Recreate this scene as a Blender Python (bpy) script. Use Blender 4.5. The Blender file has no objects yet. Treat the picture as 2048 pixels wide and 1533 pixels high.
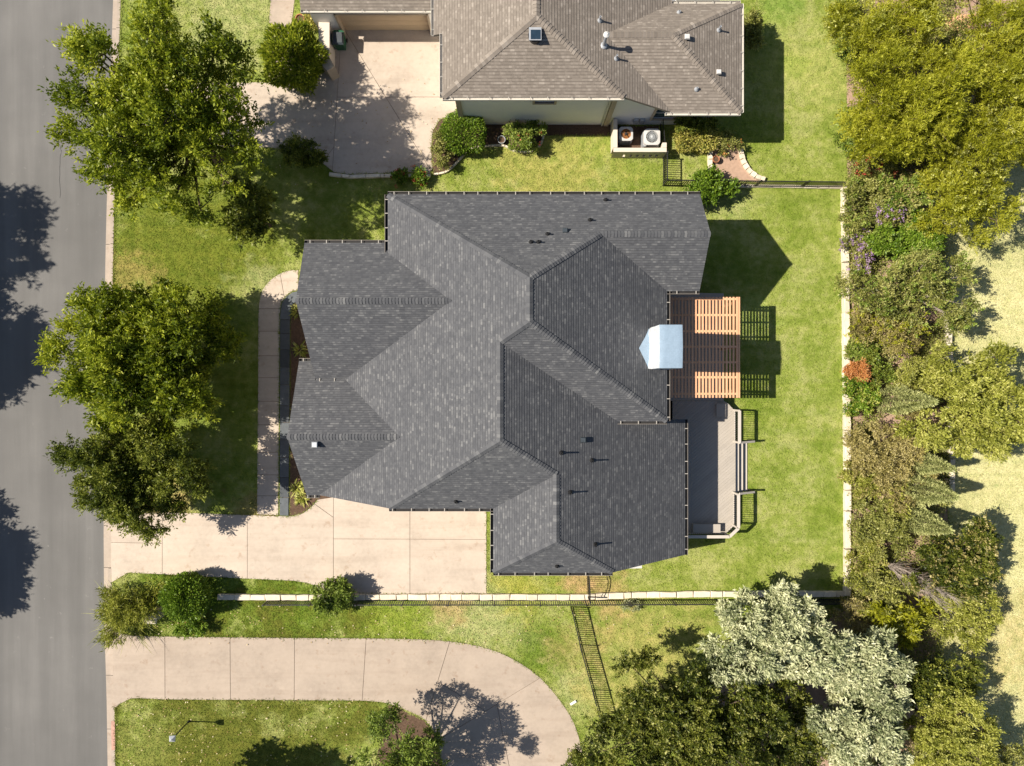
import bpy, math, random
import numpy as np
from mathutils import Vector, Matrix
from mathutils.geometry import tessellate_polygon

# ------------------------------------------------------------------ camera, sky, sun, exposure
S = 36.0            # photo pixels per metre on the ground
H = 39.5            # camera height in metres
CX, CY = 1024.0, 766.5
sc = bpy.context.scene
col = sc.collection
cam_d = bpy.data.cameras.new('camera')
cam_d.sensor_fit = 'HORIZONTAL'
cam_d.angle = 2 * math.atan(CX / S / H)
cam_d.clip_end = 3000
cam = bpy.data.objects.new('camera', cam_d)
cam.location = (0, 0, H)
col.objects.link(cam)
sc.camera = cam

SUN = Vector((1.0, -0.03, -1.09)).normalized()      # the way the light travels
sun_d = bpy.data.lights.new('sun', 'SUN')
sun_d.energy = 5.0
sun_d.angle = math.radians(0.53)
sun_d.color = (1.0, 0.91, 0.77)
sun = bpy.data.objects.new('sun', sun_d)
sun.rotation_euler = SUN.to_track_quat('-Z', 'Y').to_euler()
sun.location = (-40, 0, 60)
col.objects.link(sun)
w = bpy.data.worlds.new('World')
sc.world = w
w.use_nodes = True
bg = w.node_tree.nodes['Background']
sky = w.node_tree.nodes.new('ShaderNodeTexSky')
sky.sky_type = 'NISHITA'
sky.sun_disc = False
sky.sun_elevation = math.asin(-SUN.z)
sky.sun_rotation = math.atan2(-SUN.x, -SUN.y)
w.node_tree.links.new(sky.outputs[0], bg.inputs[0])
bg.inputs[1].default_value = 0.058
sc.view_settings.view_transform = 'Standard'
sc.view_settings.look = 'None'
sc.view_settings.exposure = 0.78
sc.view_settings.gamma = 1.0

# ------------------------------------------------------------------ helpers
R = random.Random(7)
WM = {}             # world matrix of every object, for parenting


def g(px, py, z=0.0):
    f = (1 - z / H) / S
    return Vector(((px - CX) * f, (CY - py) * f, z))


def setparent(o, p):
    o.parent = p
    o.matrix_parent_inverse = WM[p.name].inverted()


def link(o, parent=None, loc=(0, 0, 0), rot=(0, 0, 0), scale=(1, 1, 1)):
    col.objects.link(o)
    o.location = loc
    o.rotation_euler = rot
    o.scale = scale
    from mathutils import Euler
    WM[o.name] = Matrix.LocRotScale(Vector(loc), Euler(rot), Vector(scale))
    if parent is not None:
        setparent(o, parent)
    return o


def tag(o, label=None, cat=None, group=None, kind=None):
    if label: o['label'] = label
    if cat: o['category'] = cat
    if group: o['group'] = group
    if kind: o['kind'] = kind
    return o


def empty(name, loc, label=None, cat=None, group=None, kind=None):
    o = bpy.data.objects.new(name, None)
    o.empty_display_size = 0.2
    link(o, None, tuple(loc))
    return tag(o, label, cat, group, kind)


class MB:
    def __init__(s):
        s.v, s.f, s.uv = [], [], None

    def add(s, vs, fs):
        n = len(s.v)
        s.v += [tuple(v) for v in vs]
        s.f += [tuple(i + n for i in f) for f in fs]
        return s

    def box(s, c, size, rz=0.0):
        cx, cy, cz = c
        a, b, h = size[0] / 2, size[1] / 2, size[2] / 2
        ca, sa = math.cos(rz), math.sin(rz)
        vs = []
        for dz in (-h, h):
            for dx, dy in ((-a, -b), (a, -b), (a, b), (-a, b)):
                vs.append((cx + dx * ca - dy * sa, cy + dx * sa + dy * ca, cz + dz))
        return s.add(vs, [(3, 2, 1, 0), (4, 5, 6, 7), (0, 1, 5, 4), (1, 2, 6, 5), (2, 3, 7, 6), (3, 0, 4, 7)])

    def bar(s, p, q, wd, ht):
        """box beam from p to q (centre line), width wd across, height ht"""
        p, q = Vector(p), Vector(q)
        d = (q - p).normalized()
        up = Vector((0, 0, 1)) if abs(d.z) < .95 else Vector((0, 1, 0))
        sd = d.cross(up).normalized()
        u = sd.cross(d).normalized()
        vs = []
        for e in (p, q):
            for a, b in ((-1, -1), (1, -1), (1, 1), (-1, 1)):
                vs.append(e + sd * a * wd / 2 + u * b * ht / 2)
        return s.add(vs, [(0, 1, 2, 3), (7, 6, 5, 4), (0, 4, 5, 1), (1, 5, 6, 2), (2, 6, 7, 3), (3, 7, 4, 0)])

    def tube(s, pts, rs, n=6, cap=True):
        rings = []
        base = len(s.v)
        for i, p in enumerate(pts):
            p = Vector(p)
            a = Vector(pts[max(i - 1, 0)]); b = Vector(pts[min(i + 1, len(pts) - 1)])
            d = (b - a).normalized()
            up = Vector((0, 0, 1)) if abs(d.z) < .9 else Vector((1, 0, 0))
            x = d.cross(up).normalized(); y = d.cross(x)
            for k in range(n):
                t = 2 * math.pi * k / n
                s.v.append(tuple(p + (x * math.cos(t) + y * math.sin(t)) * rs[i]))
        for i in range(len(pts) - 1):
            for k in range(n):
                a = base + i * n + k; b = base + i * n + (k + 1) % n
                s.f.append((a, b, b + n, a + n))
        if cap:
            s.f.append(tuple(base + k for k in range(n))[::-1])
            e = base + (len(pts) - 1) * n
            s.f.append(tuple(e + k for k in range(n)))
        return s

    def lathe(s, prof, c=(0, 0, 0), n=20):
        base = len(s.v)
        for r, z in prof:
            for k in range(n):
                t = 2 * math.pi * k / n
                s.v.append((c[0] + r * math.cos(t), c[1] + r * math.sin(t), c[2] + z))
        for i in range(len(prof) - 1):
            for k in range(n):
                a = base + i * n + k; b = base + i * n + (k + 1) % n
                s.f.append((a, b, b + n, a + n))
        s.f.append(tuple(base + (len(prof) - 1) * n + k for k in range(n)))
        return s

    def prism(s, poly, z0, z1):
        n = len(poly)
        b = len(s.v)
        for z in (z0, z1):
            for p in poly:
                s.v.append((p[0], p[1], z))
        s.f.append(tuple(b + n + i for i in range(n)))
        s.f.append(tuple(b + i for i in range(n))[::-1])
        for i in range(n):
            j = (i + 1) % n
            s.f.append((b + i, b + j, b + n + j, b + n + i))
        return s

    def mesh(s, name, mat):
        m = bpy.data.meshes.new(name)
        m.from_pydata(s.v, [], s.f)
        if s.uv:
            ul = m.uv_layers.new(name='UVMap')
            for l in m.loops:
                ul.data[l.index].uv = s.uv[l.vertex_index]
        if mat: m.materials.append(mat)
        m.validate(); m.update()
        return m

    def build(s, name, mat, parent=None):
        return link(bpy.data.objects.new(name, s.mesh(name, mat)), parent)


def area(poly):
    return .5 * sum(poly[i][0] * poly[(i + 1) % len(poly)][1] - poly[(i + 1) % len(poly)][0] * poly[i][1] for i in range(len(poly)))


def ccw(poly):
    return poly if area(poly) > 0 else poly[::-1]


def clip(poly, nx, ny, d):
    """keep nx*x+ny*y >= d ; points are tuples (x, y, ...)"""
    out = []
    n = len(poly)
    for i in range(n):
        a, b = poly[i], poly[(i + 1) % n]
        sa = nx * a[0] + ny * a[1] - d; sb = nx * b[0] + ny * b[1] - d
        if sa >= 0: out.append(a)
        if (sa > 0 and sb < 0) or (sa < 0 and sb > 0):
            t = sa / (sa - sb)
            out.append(tuple(a[k] + (b[k] - a[k]) * t for k in range(len(a))))
    return out


def clean(poly, eps=1e-4):
    out = []
    for p in poly:
        if not out or math.dist(p[:2], out[-1][:2]) > eps: out.append(p)
    while len(out) > 1 and math.dist(out[0][:2], out[-1][:2]) < eps: out.pop()
    return out


def inset(poly, d):
    poly = clean(ccw([(p[0], p[1]) for p in poly]), 2e-3)
    n = len(poly); out = []
    for i in range(n):
        a, b, c = Vector(poly[i - 1]), Vector(poly[i]), Vector(poly[(i + 1) % n])
        e1 = (b - a).normalized(); e2 = (c - b).normalized()
        n1 = Vector((-e1.y, e1.x)); n2 = Vector((-e2.y, e2.x))
        m = n1 + n2
        if m.length < .2: m = n1
        m.normalize()
        k = d / max(m.dot(n1), .35)
        out.append(tuple(b + m * k))
    return out


def inpoly(x, y, poly):
    r = False; n = len(poly)
    for i in range(n):
        x1, y1 = poly[i][0], poly[i][1]; x2, y2 = poly[(i + 1) % n][0], poly[(i + 1) % n][1]
        if (y1 > y) != (y2 > y) and x < (x2 - x1) * (y - y1) / (y2 - y1) + x1: r = not r
    return r


def P(*pts, z=0.0):
    return [tuple(g(x, y, z))[:2] for x, y in pts]


# ------------------------------------------------------------------ materials
def newmat(name, rough=.8, spec=.3):
    m = bpy.data.materials.new(name)
    m.use_nodes = True
    nt = m.node_tree
    b = nt.nodes['Principled BSDF']
    b.inputs['Roughness'].default_value = rough
    b.inputs['Specular IOR Level'].default_value = spec
    return m, nt, b


def nd(nt, t, **kw):
    n = nt.nodes.new(t)
    for k, v in kw.items():
        if hasattr(n, k): setattr(n, k, v)
    return n


def noise(nt, vec, scale, detail=3, rough=.55):
    n = nd(nt, 'ShaderNodeTexNoise')
    n.inputs['Scale'].default_value = scale
    n.inputs['Detail'].default_value = detail
    n.inputs['Roughness'].default_value = rough
    if vec is not None: nt.links.new(vec, n.inputs['Vector'])
    return n.outputs['Fac']


def ramp(nt, fac, stops):
    n = nd(nt, 'ShaderNodeValToRGB')
    el = n.color_ramp.elements
    while len(el) < len(stops): el.new(.5)
    for e, (p, c) in zip(el, stops):
        e.position = p
        e.color = (c[0], c[1], c[2], 1) if not isinstance(c, (int, float)) else (c, c, c, 1)
    nt.links.new(fac, n.inputs[0])
    return n.outputs[0]


def mixc(nt, fac, a, b, mode='MIX'):
    n = nd(nt, 'ShaderNodeMix', data_type='RGBA', blend_type=mode)
    for s_, v in ((0, fac), (6, a), (7, b)):
        if isinstance(v, (int, float)): n.inputs[s_].default_value = v
        elif isinstance(v, tuple): n.inputs[s_].default_value = (v[0], v[1], v[2], 1)
        else: nt.links.new(v, n.inputs[s_])
    return n.outputs[2]


def math_(nt, op, a, b=0.0, c=None):
    n = nd(nt, 'ShaderNodeMath', operation=op)
    for i, v in enumerate((a, b, c)):
        if v is None: continue
        if isinstance(v, (int, float)): n.inputs[i].default_value = v
        else: nt.links.new(v, n.inputs[i])
    return n.outputs[0]


def bump(nt, b, h, strength, dist=.02):
    n = nd(nt, 'ShaderNodeBump')
    n.inputs['Strength'].default_value = strength
    n.inputs['Distance'].default_value = dist
    nt.links.new(h, n.inputs['Height'])
    nt.links.new(n.outputs[0], b.inputs['Normal'])


def pos(nt):
    return nd(nt, 'ShaderNodeNewGeometry').outputs['Position']


def simple(name, c, var=.25, scale=6.0, rough=.75, spec=.3, fine=60.0, bmp=.25, rnd=0.0, metal=0.0):
    """base colour broken up by two noises, with a fine bump; rnd = tint per object"""
    m, nt, b = newmat(name, rough, spec)
    p = pos(nt)
    n1 = noise(nt, p, scale, 4)
    n2 = noise(nt, p, fine, 2)
    f = math_(nt, 'MULTIPLY_ADD', n2, .5, math_(nt, 'MULTIPLY', n1, .5))
    lo = tuple(x * (1 - var) for x in c); hi = tuple(min(1, x * (1 + var)) for x in c)
    cc = ramp(nt, f, [(.3, lo), (.7, hi)])
    if rnd:
        oi = nd(nt, 'ShaderNodeObjectInfo').outputs['Random']
        k = math_(nt, 'MULTIPLY_ADD', oi, rnd, 1 - rnd / 2)
        cmb = nd(nt, 'ShaderNodeCombineColor')
        for i in range(3): nt.links.new(k, cmb.inputs[i])
        cc = mixc(nt, 1.0, cc, cmb.outputs[0], 'MULTIPLY')
    nt.links.new(cc, b.inputs['Base Color'])
    b.inputs['Metallic'].default_value = metal
    if bmp: bump(nt, b, f, bmp)
    return m


def leafmat(name, dark, mid, light, trans=.25, rough=.5, spec=.35):
    m, nt, b = newmat(name, rough, spec)
    at = nd(nt, 'ShaderNodeAttribute', attribute_name='tint')
    c = ramp(nt, at.outputs['Fac'], [(.1, dark), (.5, mid), (.92, light)])
    nt.links.new(c, b.inputs['Base Color'])
    t = nd(nt, 'ShaderNodeBsdfTranslucent')
    nt.links.new(c, t.inputs[0])
    mx = nd(nt, 'ShaderNodeMixShader')
    mx.inputs[0].default_value = trans
    nt.links.new(b.outputs[0], mx.inputs[1]); nt.links.new(t.outputs[0], mx.inputs[2])
    nt.links.new(mx.outputs[0], nt.nodes['Material Output'].inputs[0])
    return m


def shingle_mat(name, stops, e, wtab):
    m, nt, b = newmat(name, .9, .25)
    uv = nd(nt, 'ShaderNodeUVMap')
    sp = nd(nt, 'ShaderNodeSeparateXYZ'); nt.links.new(uv.outputs[0], sp.inputs[0])
    row = math_(nt, 'FLOOR', math_(nt, 'DIVIDE', sp.outputs[1], e))
    wn0 = nd(nt, 'ShaderNodeTexWhiteNoise', noise_dimensions='1D'); nt.links.new(row, wn0.inputs['W'])
    outs = []
    for wd, k in ((wtab, 1.0), (wtab * .47, 3.7)):
        u = math_(nt, 'ADD', math_(nt, 'DIVIDE', sp.outputs[0], wd), math_(nt, 'MULTIPLY', wn0.outputs['Value'], 9.1 * k))
        cb = nd(nt, 'ShaderNodeCombineXYZ')
        nt.links.new(math_(nt, 'FLOOR', u), cb.inputs[0]); nt.links.new(row, cb.inputs[1]); cb.inputs[2].default_value = k
        wn = nd(nt, 'ShaderNodeTexWhiteNoise', noise_dimensions='3D'); nt.links.new(cb.outputs[0], wn.inputs['Vector'])
        outs.append(wn.outputs['Value'])
    v = math_(nt, 'ADD', math_(nt, 'MULTIPLY', outs[0], .55), math_(nt, 'MULTIPLY', outs[1], .45))
    big = noise(nt, pos(nt), .45, 3)
    v = math_(nt, 'ADD', v, math_(nt, 'MULTIPLY', math_(nt, 'SUBTRACT', big, .5), .22))
    st_ = noise(nt, pos(nt), 1.6, 5, .7)
    v = math_(nt, 'ADD', v, math_(nt, 'MULTIPLY', math_(nt, 'SUBTRACT', st_, .5), .35))
    grit = noise(nt, pos(nt), 90, 2)
    v = math_(nt, 'ADD', v, math_(nt, 'MULTIPLY', math_(nt, 'SUBTRACT', grit, .5), .5))
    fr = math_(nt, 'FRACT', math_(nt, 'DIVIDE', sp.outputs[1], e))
    band = math_(nt, 'MULTIPLY', math_(nt, 'GREATER_THAN', fr, .66), math_(nt, 'MULTIPLY_ADD', math_(nt, 'GREATER_THAN', outs[1], .3), .7, .3))   # painted shadow line below the butt of the next course up
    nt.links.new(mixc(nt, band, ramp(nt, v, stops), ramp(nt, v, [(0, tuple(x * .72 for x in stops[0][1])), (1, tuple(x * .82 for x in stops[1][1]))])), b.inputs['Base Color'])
    bump(nt, b, math_(nt, 'ADD', grit, math_(nt, 'MULTIPLY', outs[1], .8)), .35, .012)
    return m


M = {}
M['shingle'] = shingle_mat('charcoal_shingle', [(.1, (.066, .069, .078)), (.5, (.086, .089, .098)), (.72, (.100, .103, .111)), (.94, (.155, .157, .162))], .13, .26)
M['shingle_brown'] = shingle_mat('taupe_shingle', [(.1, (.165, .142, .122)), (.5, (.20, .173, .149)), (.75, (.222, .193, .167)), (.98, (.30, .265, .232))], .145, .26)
M['asphalt'] = None
M['bark'] = simple('bark', (.10, .075, .055), .4, 9, .95, .1, 50, .6)
M['greybark'] = simple('grey_bark', (.26, .22, .19), .3, 9, .95, .1, 50, .5)
M['white_metal'] = simple('cream_gutter', (.52, .49, .44), .1, 4, .5, .4, 40, .05)
M['hanger'] = simple('pale_gutter_strap', (.34, .32, .29), .15, 4, .6, .4, 40, .05)
M['lip'] = simple('weathered_gutter_lip', (.20, .18, .16), .2, 4, .6, .4, 40, .05)
M['bronze'] = simple('dark_gutter', (.022, .021, .022), .4, 4, .7, .3, 40, .1)
M['black_iron'] = simple('black_iron', (.018, .018, .02), .3, 8, .5, .4, 60, .1)
M['stucco'] = simple('pale_stucco', (.84, .82, .79), .04, 1.5, .9, .2, 45, .35)
M['cream_stucco'] = simple('cream_stucco', (.60, .53, .45), .07, 1.5, .9, .2, 45, .3)
M['trim'] = simple('tan_trim', (.44, .36, .27), .12, 3, .8, .25, 40, .15)
M['brick'] = simple('pale_stone_wall', (.38, .33, .27), .25, 5, .9, .2, 30, .4)
M['garage'] = simple('beige_garage_door', (.55, .42, .28), .06, 2, .7, .3, 40, .05)
M['glass'] = simple('dark_glass', (.03, .06, .075), .3, .8, .08, .6, 5, 0)
M['cedar'] = simple('cedar', (.62, .345, .20), .15, 3, .75, .25, 45, .2, rnd=.16)
M['deck'] = simple('grey_deck_board', (.36, .325, .285), .08, 3, .7, .3, 45, .1, rnd=.1)
M['rail'] = simple('grey_rail', (.46, .42, .375), .08, 3, .65, .3, 45, .05)
M['limestone'] = simple('limestone_block', (.62, .55, .44), .2, 5, .9, .2, 35, .5, rnd=.25)
M['mulch'] = simple('brown_mulch', (.10, .065, .045), .6, 12, .95, .1, 45, 1.0)
M['soil'] = simple('pinkish_soil', (.34, .235, .175), .3, 4, .95, .1, 40, .6)
M['gravel'] = simple('pink_gravel', (.37, .255, .19), .22, 6, .95, .1, 70, .6)
M['joint'] = simple('dark_joint', (.19, .145, .115), .3, 6, .95, .1, 40, .2)
M['shade_stone'] = simple('shade_tinted_border_stone', (.085, .095, .105), .25, 4, .8, .3, 40, .3, rnd=.7)  # grey border stone with tree shade put into its dark bluish colour
M['terracotta'] = simple('terracotta', (.40, .17, .09), .2, 8, .85, .2, 50, .2)
M['white_paint'] = simple('white_enamel', (.52, .51, .50), .08, 5, .5, .4, 40, .05)
M['grille'] = simple('grey_grille', (.40, .42, .44), .1, 5, .5, .4, 40, .05)
M['grey_metal'] = simple('grey_vent_metal', (.36, .38, .41), .15, 6, .5, .5, 40, .1, metal=.3)
M['black_pipe'] = simple('black_pipe', (.015, .015, .016), .3, 8, .4, .5, 40, .05)
M['bin_green'] = simple('green_plastic', (.012, .085, .04), .2, 4, .5, .4, 40, .08)
M['bin_lid'] = simple('dark_plastic_lid', (.035, .045, .055), .3, 6, .45, .5, 40, .1)
M['rust'] = simple('rusty_leaf_litter', (.34, .14, .045), .6, 14, .95, .1, 50, .9)
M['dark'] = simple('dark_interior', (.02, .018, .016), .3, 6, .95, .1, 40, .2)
M['lamp_glass'] = simple('frosted_lamp_glass', (.42, .50, .55), .1, 5, .3, .5, 40, 0)
M['red_paint'] = simple('faded_red_curb_paint', (.42, .25, .20), .35, 8, .85, .2, 50, .2)
M['paper'] = simple('white_paper', (.75, .74, .70), .05, 8, .8, .2, 40, .05)
M['panel'] = simple('solar_panel_glass', (.018, .035, .055), .2, 6, .15, .6, 30, 0)


def concrete(name, c, rnd=.08):
    m, nt, b = newmat(name, .85, .25)
    p = pos(nt)
    n1 = noise(nt, p, .55, 5, .6); n2 = noise(nt, p, 5, 4); n3 = noise(nt, p, 70, 2)
    f = math_(nt, 'ADD', math_(nt, 'MULTIPLY', n1, .55), math_(nt, 'ADD', math_(nt, 'MULTIPLY', n2, .25), math_(nt, 'MULTIPLY', n3, .2)))
    cc = ramp(nt, f, [(.32, tuple(x * .80 for x in c)), (.5, c), (.68, tuple(min(x * 1.13, 1) for x in c))])
    st = ramp(nt, noise(nt, p, 1.7, 6, .7), [(.30, (.72, .62, .55)), (.42, (1, 1, 1))])
    cc = mixc(nt, .6, cc, st, 'MULTIPLY')
    wash = ramp(nt, noise(nt, p, .8, 5, .7), [(.60, 0.0), (.72, .55)])
    cc = mixc(nt, wash, cc, tuple(x * 1.2 for x in c))
    mps = nd(nt, 'ShaderNodeMapping'); mps.inputs['Scale'].default_value = (.12, 1.6, 1); nt.links.new(p, mps.inputs[0])
    cc = mixc(nt, .5, cc, ramp(nt, noise(nt, mps.outputs[0], 1.0, 4, .6), [(.32, (.80, .77, .75)), (.5, (1, 1, 1))]), 'MULTIPLY')   # tyre wear
    oi = nd(nt, 'ShaderNodeObjectInfo').outputs['Random']
    k = math_(nt, 'MULTIPLY_ADD', oi, rnd, 1 - rnd / 2)
    cmb = nd(nt, 'ShaderNodeCombineColor')
    for i in range(3): nt.links.new(k, cmb.inputs[i])
    cc = mixc(nt, 1.0, cc, cmb.outputs[0], 'MULTIPLY')
    nt.links.new(cc, b.inputs['Base Color'])
    bump(nt, b, n3, .12, .01)
    return m


M['concrete'] = concrete('cream_concrete', (.46, .39, .325))
M['concrete2'] = concrete('tan_concrete', (.36, .298, .245))
M['kerb'] = concrete('kerb_concrete', (.37, .31, .258))


def asphalt():
    m, nt, b = newmat('asphalt', .85, .3)
    p = pos(nt)
    mp = nd(nt, 'ShaderNodeMapping'); mp.inputs['Scale'].default_value = (1, .06, 1)
    nt.links.new(p, mp.inputs[0])
    streak = noise(nt, mp.outputs[0], 1.1, 4, .6)
    big = noise(nt, p, .16, 4, .6); fine = noise(nt, p, 60, 3, .7); spots = noise(nt, p, 2.3, 5, .7)
    f = math_(nt, 'ADD', math_(nt, 'MULTIPLY', streak, .35), math_(nt, 'ADD', math_(nt, 'MULTIPLY', big, .4), math_(nt, 'MULTIPLY', fine, .25)))
    c = ramp(nt, f, [(.3, (.088, .086, .084)), (.5, (.126, .123, .120)), (.7, (.185, .18, .174))])
    c = mixc(nt, ramp(nt, spots, [(.66, 0.0), (.74, .5)]), c, (.26, .25, .24))
    nt.links.new(c, b.inputs['Base Color'])
    bump(nt, b, fine, .4, .012)
    return m


M['asphalt'] = asphalt()


def lawnmat(name, base, blobs):
    """patchy turf: three greens broken up at several scales; blobs = (px, py, radius_px, (rgb), strength)"""
    m, nt, b = newmat(name, .9, .15)
    p = pos(nt)
    n1 = noise(nt, p, .35, 5, .62); n2 = noise(nt, p, 2.2, 5, .65); n3 = noise(nt, p, 17, 4, .7); n4 = noise(nt, p, 55, 2, .6)
    dark, mid, lite = base
    n5 = noise(nt, p, 1.15, 6, .7)
    patch = ramp(nt, n2, [(.34, (.72, .80, .68)), (.5, (1, 1, 1)), (.66, (1.28, 1.18, 1.35))])
    c = ramp(nt, math_(nt, 'ADD', math_(nt, 'MULTIPLY', n1, .55), math_(nt, 'MULTIPLY', n2, .45)), [(.40, dark), (.5, mid), (.60, lite)])
    for (px, py, r, cc, st) in blobs:
        q = g(px, py)
        dn = nd(nt, 'ShaderNodeVectorMath', operation='DISTANCE')
        mp = nd(nt, 'ShaderNodeVectorMath', operation='MULTIPLY'); mp.inputs[1].default_value = (1, 1, 0)
        nt.links.new(p, mp.inputs[0]); nt.links.new(mp.outputs[0], dn.inputs[0]); dn.inputs[1].default_value = (q.x, q.y, 0)
        dd = math_(nt, 'ADD', dn.outputs['Value'], math_(nt, 'MULTIPLY', math_(nt, 'SUBTRACT', n1, .5), r / S * 3.2))
        dd = math_(nt, 'ADD', dd, math_(nt, 'MULTIPLY', math_(nt, 'SUBTRACT', n5, .5), r / S * 2.6))
        mr = nd(nt, 'ShaderNodeMapRange', interpolation_type='SMOOTHSTEP')
        mr.inputs[1].default_value = r / S * 1.25; mr.inputs[2].default_value = r / S * .30
        mr.inputs[3].default_value = 0; mr.inputs[4].default_value = st
        nt.links.new(dd, mr.inputs[0])
        c = mixc(nt, mr.outputs[0], c, mixc(nt, 1.0, cc, patch, 'MULTIPLY'))
    weeds = ramp(nt, noise(nt, p, 3.4, 5, .75), [(.30, (.62, .80, .55)), (.40, (1, 1, 1)), (.64, (1, 1, 1)), (.74, (1.25, 1.02, .95))])
    c = mixc(nt, .8, c, weeds, 'MULTIPLY')
    mpw = nd(nt, 'ShaderNodeMapping'); mpw.inputs['Scale'].default_value = (.04, 1.9, 1); nt.links.new(p, mpw.inputs[0])
    c = mixc(nt, .55, c, ramp(nt, noise(nt, mpw.outputs[0], 1.0, 2, .5), [(.35, (.86, .90, .84)), (.65, (1.12, 1.08, 1.1))]), 'MULTIPLY')   # mower passes
    fine = math_(nt, 'ADD', math_(nt, 'MULTIPLY', n3, .65), math_(nt, 'MULTIPLY', n4, .35))
    c = mixc(nt, .85, c, ramp(nt, fine, [(.34, (.66, .68, .60)), (.5, (.97, .97, .95)), (.64, (1.18, 1.16, 1.2))]), 'MULTIPLY')
    nt.links.new(c, b.inputs['Base Color'])
    bump(nt, b, fine, .9, .05)
    return m


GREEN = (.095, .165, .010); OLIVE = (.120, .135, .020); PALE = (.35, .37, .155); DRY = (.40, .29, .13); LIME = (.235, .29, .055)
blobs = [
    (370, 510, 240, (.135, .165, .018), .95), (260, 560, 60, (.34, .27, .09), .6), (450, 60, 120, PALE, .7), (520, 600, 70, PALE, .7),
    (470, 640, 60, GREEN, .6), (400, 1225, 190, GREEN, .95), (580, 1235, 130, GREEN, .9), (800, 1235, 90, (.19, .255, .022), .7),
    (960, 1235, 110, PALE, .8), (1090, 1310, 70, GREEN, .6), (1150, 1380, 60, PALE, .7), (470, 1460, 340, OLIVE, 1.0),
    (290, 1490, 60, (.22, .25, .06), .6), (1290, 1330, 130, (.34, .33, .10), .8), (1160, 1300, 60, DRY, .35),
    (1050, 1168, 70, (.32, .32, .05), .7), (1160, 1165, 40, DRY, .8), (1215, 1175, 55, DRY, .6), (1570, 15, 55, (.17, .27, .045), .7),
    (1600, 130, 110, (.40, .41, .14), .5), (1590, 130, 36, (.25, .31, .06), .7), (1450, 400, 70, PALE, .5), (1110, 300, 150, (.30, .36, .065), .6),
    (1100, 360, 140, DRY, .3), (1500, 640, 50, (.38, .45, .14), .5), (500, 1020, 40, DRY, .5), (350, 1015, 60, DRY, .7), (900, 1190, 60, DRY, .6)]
M['lawn'] = lawnmat('lawn_turf', ((.150, .208, .026), (.225, .272, .055), (.320, .340, .115)), blobs)
M['meadow'] = lawnmat('pale_meadow_turf', ((.43, .43, .20), (.50, .48, .24), (.56, .535, .29)), [(2000, 1250, 120, (.44, .38, .16), .6), (1940, 880, 60, (.40, .40, .18), .6)])

M['leaf_oak'] = leafmat('oak_leaf', (.06, .095, .006), (.205, .26, .012), (.48, .51, .05), .42)
M['leaf_dark'] = leafmat('dark_oak_leaf', (.04, .06, .007), (.14, .175, .018), (.36, .38, .065), .36)
M['leaf_live'] = leafmat('live_oak_leaf', (.025, .04, .006), (.085, .11, .010), (.27, .285, .045), .32)
M['leaf_mesquite'] = leafmat('feathery_yellow_leaf', (.13, .145, .008), (.38, .395, .020), (.60, .59, .08), .5)
M['leaf_hedge'] = leafmat('hedge_leaf', (.05, .10, .006), (.125, .215, .014), (.26, .36, .04))
M['leaf_shrub'] = leafmat('green_shrub_leaf', (.06, .10, .012), (.17, .24, .03), (.34, .40, .09))
M['leaf_olive'] = leafmat('olive_shrub_leaf', (.085, .10, .020), (.225, .24, .048), (.42, .41, .14))
M['leaf_brown'] = leafmat('brownish_shrub_leaf', (.13, .11, .035), (.32, .275, .085), (.50, .43, .20))
M['leaf_lime'] = leafmat('light_green_leaf', (.14, .16, .018), (.36, .38, .06), (.58, .57, .17), .4)
M['leaf_silver'] = leafmat('silver_green_leaf', (.12, .15, .06), (.43, .46, .255), (.72, .715, .46), .25)
M['leaf_variegated'] = leafmat('variegated_leaf', (.13, .15, .02), (.38, .36, .07), (.58, .50, .17))
M['leaf_cypress'] = leafmat('cypress_spray', (.24, .27, .10), (.47, .50, .20), (.66, .67, .32), .3)
M['leaf_bamboo'] = leafmat('bamboo_leaf', (.09, .11, .010), (.22, .25, .025), (.40, .40, .07), .35)
M['petal_red'] = leafmat('red_petal', (.25, .04, .03), (.46, .08, .05), (.55, .2, .1))
M['petal_purple'] = leafmat('purple_petal', (.20, .12, .25), (.36, .23, .42), (.50, .36, .52))
M['petal_orange'] = leafmat('orange_petal', (.28, .09, .02), (.50, .20, .06), (.62, .34, .13))
M['fallen'] = leafmat('fallen_leaf', (.24, .14, .05), (.40, .30, .13), (.60, .52, .36), .1)

# ------------------------------------------------------------------ the setting
EXCL = []           # plan polygons where no grass grows


def sheet(name, poly, z, mat, kind='structure', label=None, parent=None):
    b = MB(); poly = ccw(clean(poly))
    b.add([(p[0], p[1], z) for p in poly], [tuple(range(len(poly)))])
    o = b.build(name, mat, parent)
    if parent is None: tag(o, label, None, None, kind)
    return o


def smooth(pts, n=4):
    """Catmull-Rom through px points"""
    out = []
    for i in range(len(pts) - 1):
        p0, p1, p2, p3 = pts[max(i - 1, 0)], pts[i], pts[i + 1], pts[min(i + 2, len(pts) - 1)]
        for k in range(n):
            t = k / n
            out.append(tuple(.5 * (2 * p1[j] + (p2[j] - p0[j]) * t + (2 * p0[j] - 5 * p1[j] + 4 * p2[j] - p3[j]) * t * t + (3 * p1[j] - p0[j] - 3 * p2[j] + p3[j]) * t ** 3) for j in (0, 1)))
    out.append(tuple(pts[-1]))
    return out


kerb_px = smooth([(232, -900), (228, -200), (224, 0), (217, 200), (211, 420), (208, 560), (206, 800), (205, 1040), (206, 1200), (208, 1300), (211, 1400), (213, 1533), (218, 1800), (226, 2400)], 3)
kerb = [tuple(g(x, y))[:2] for x, y in kerb_px]           # road edge, from north to south


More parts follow.
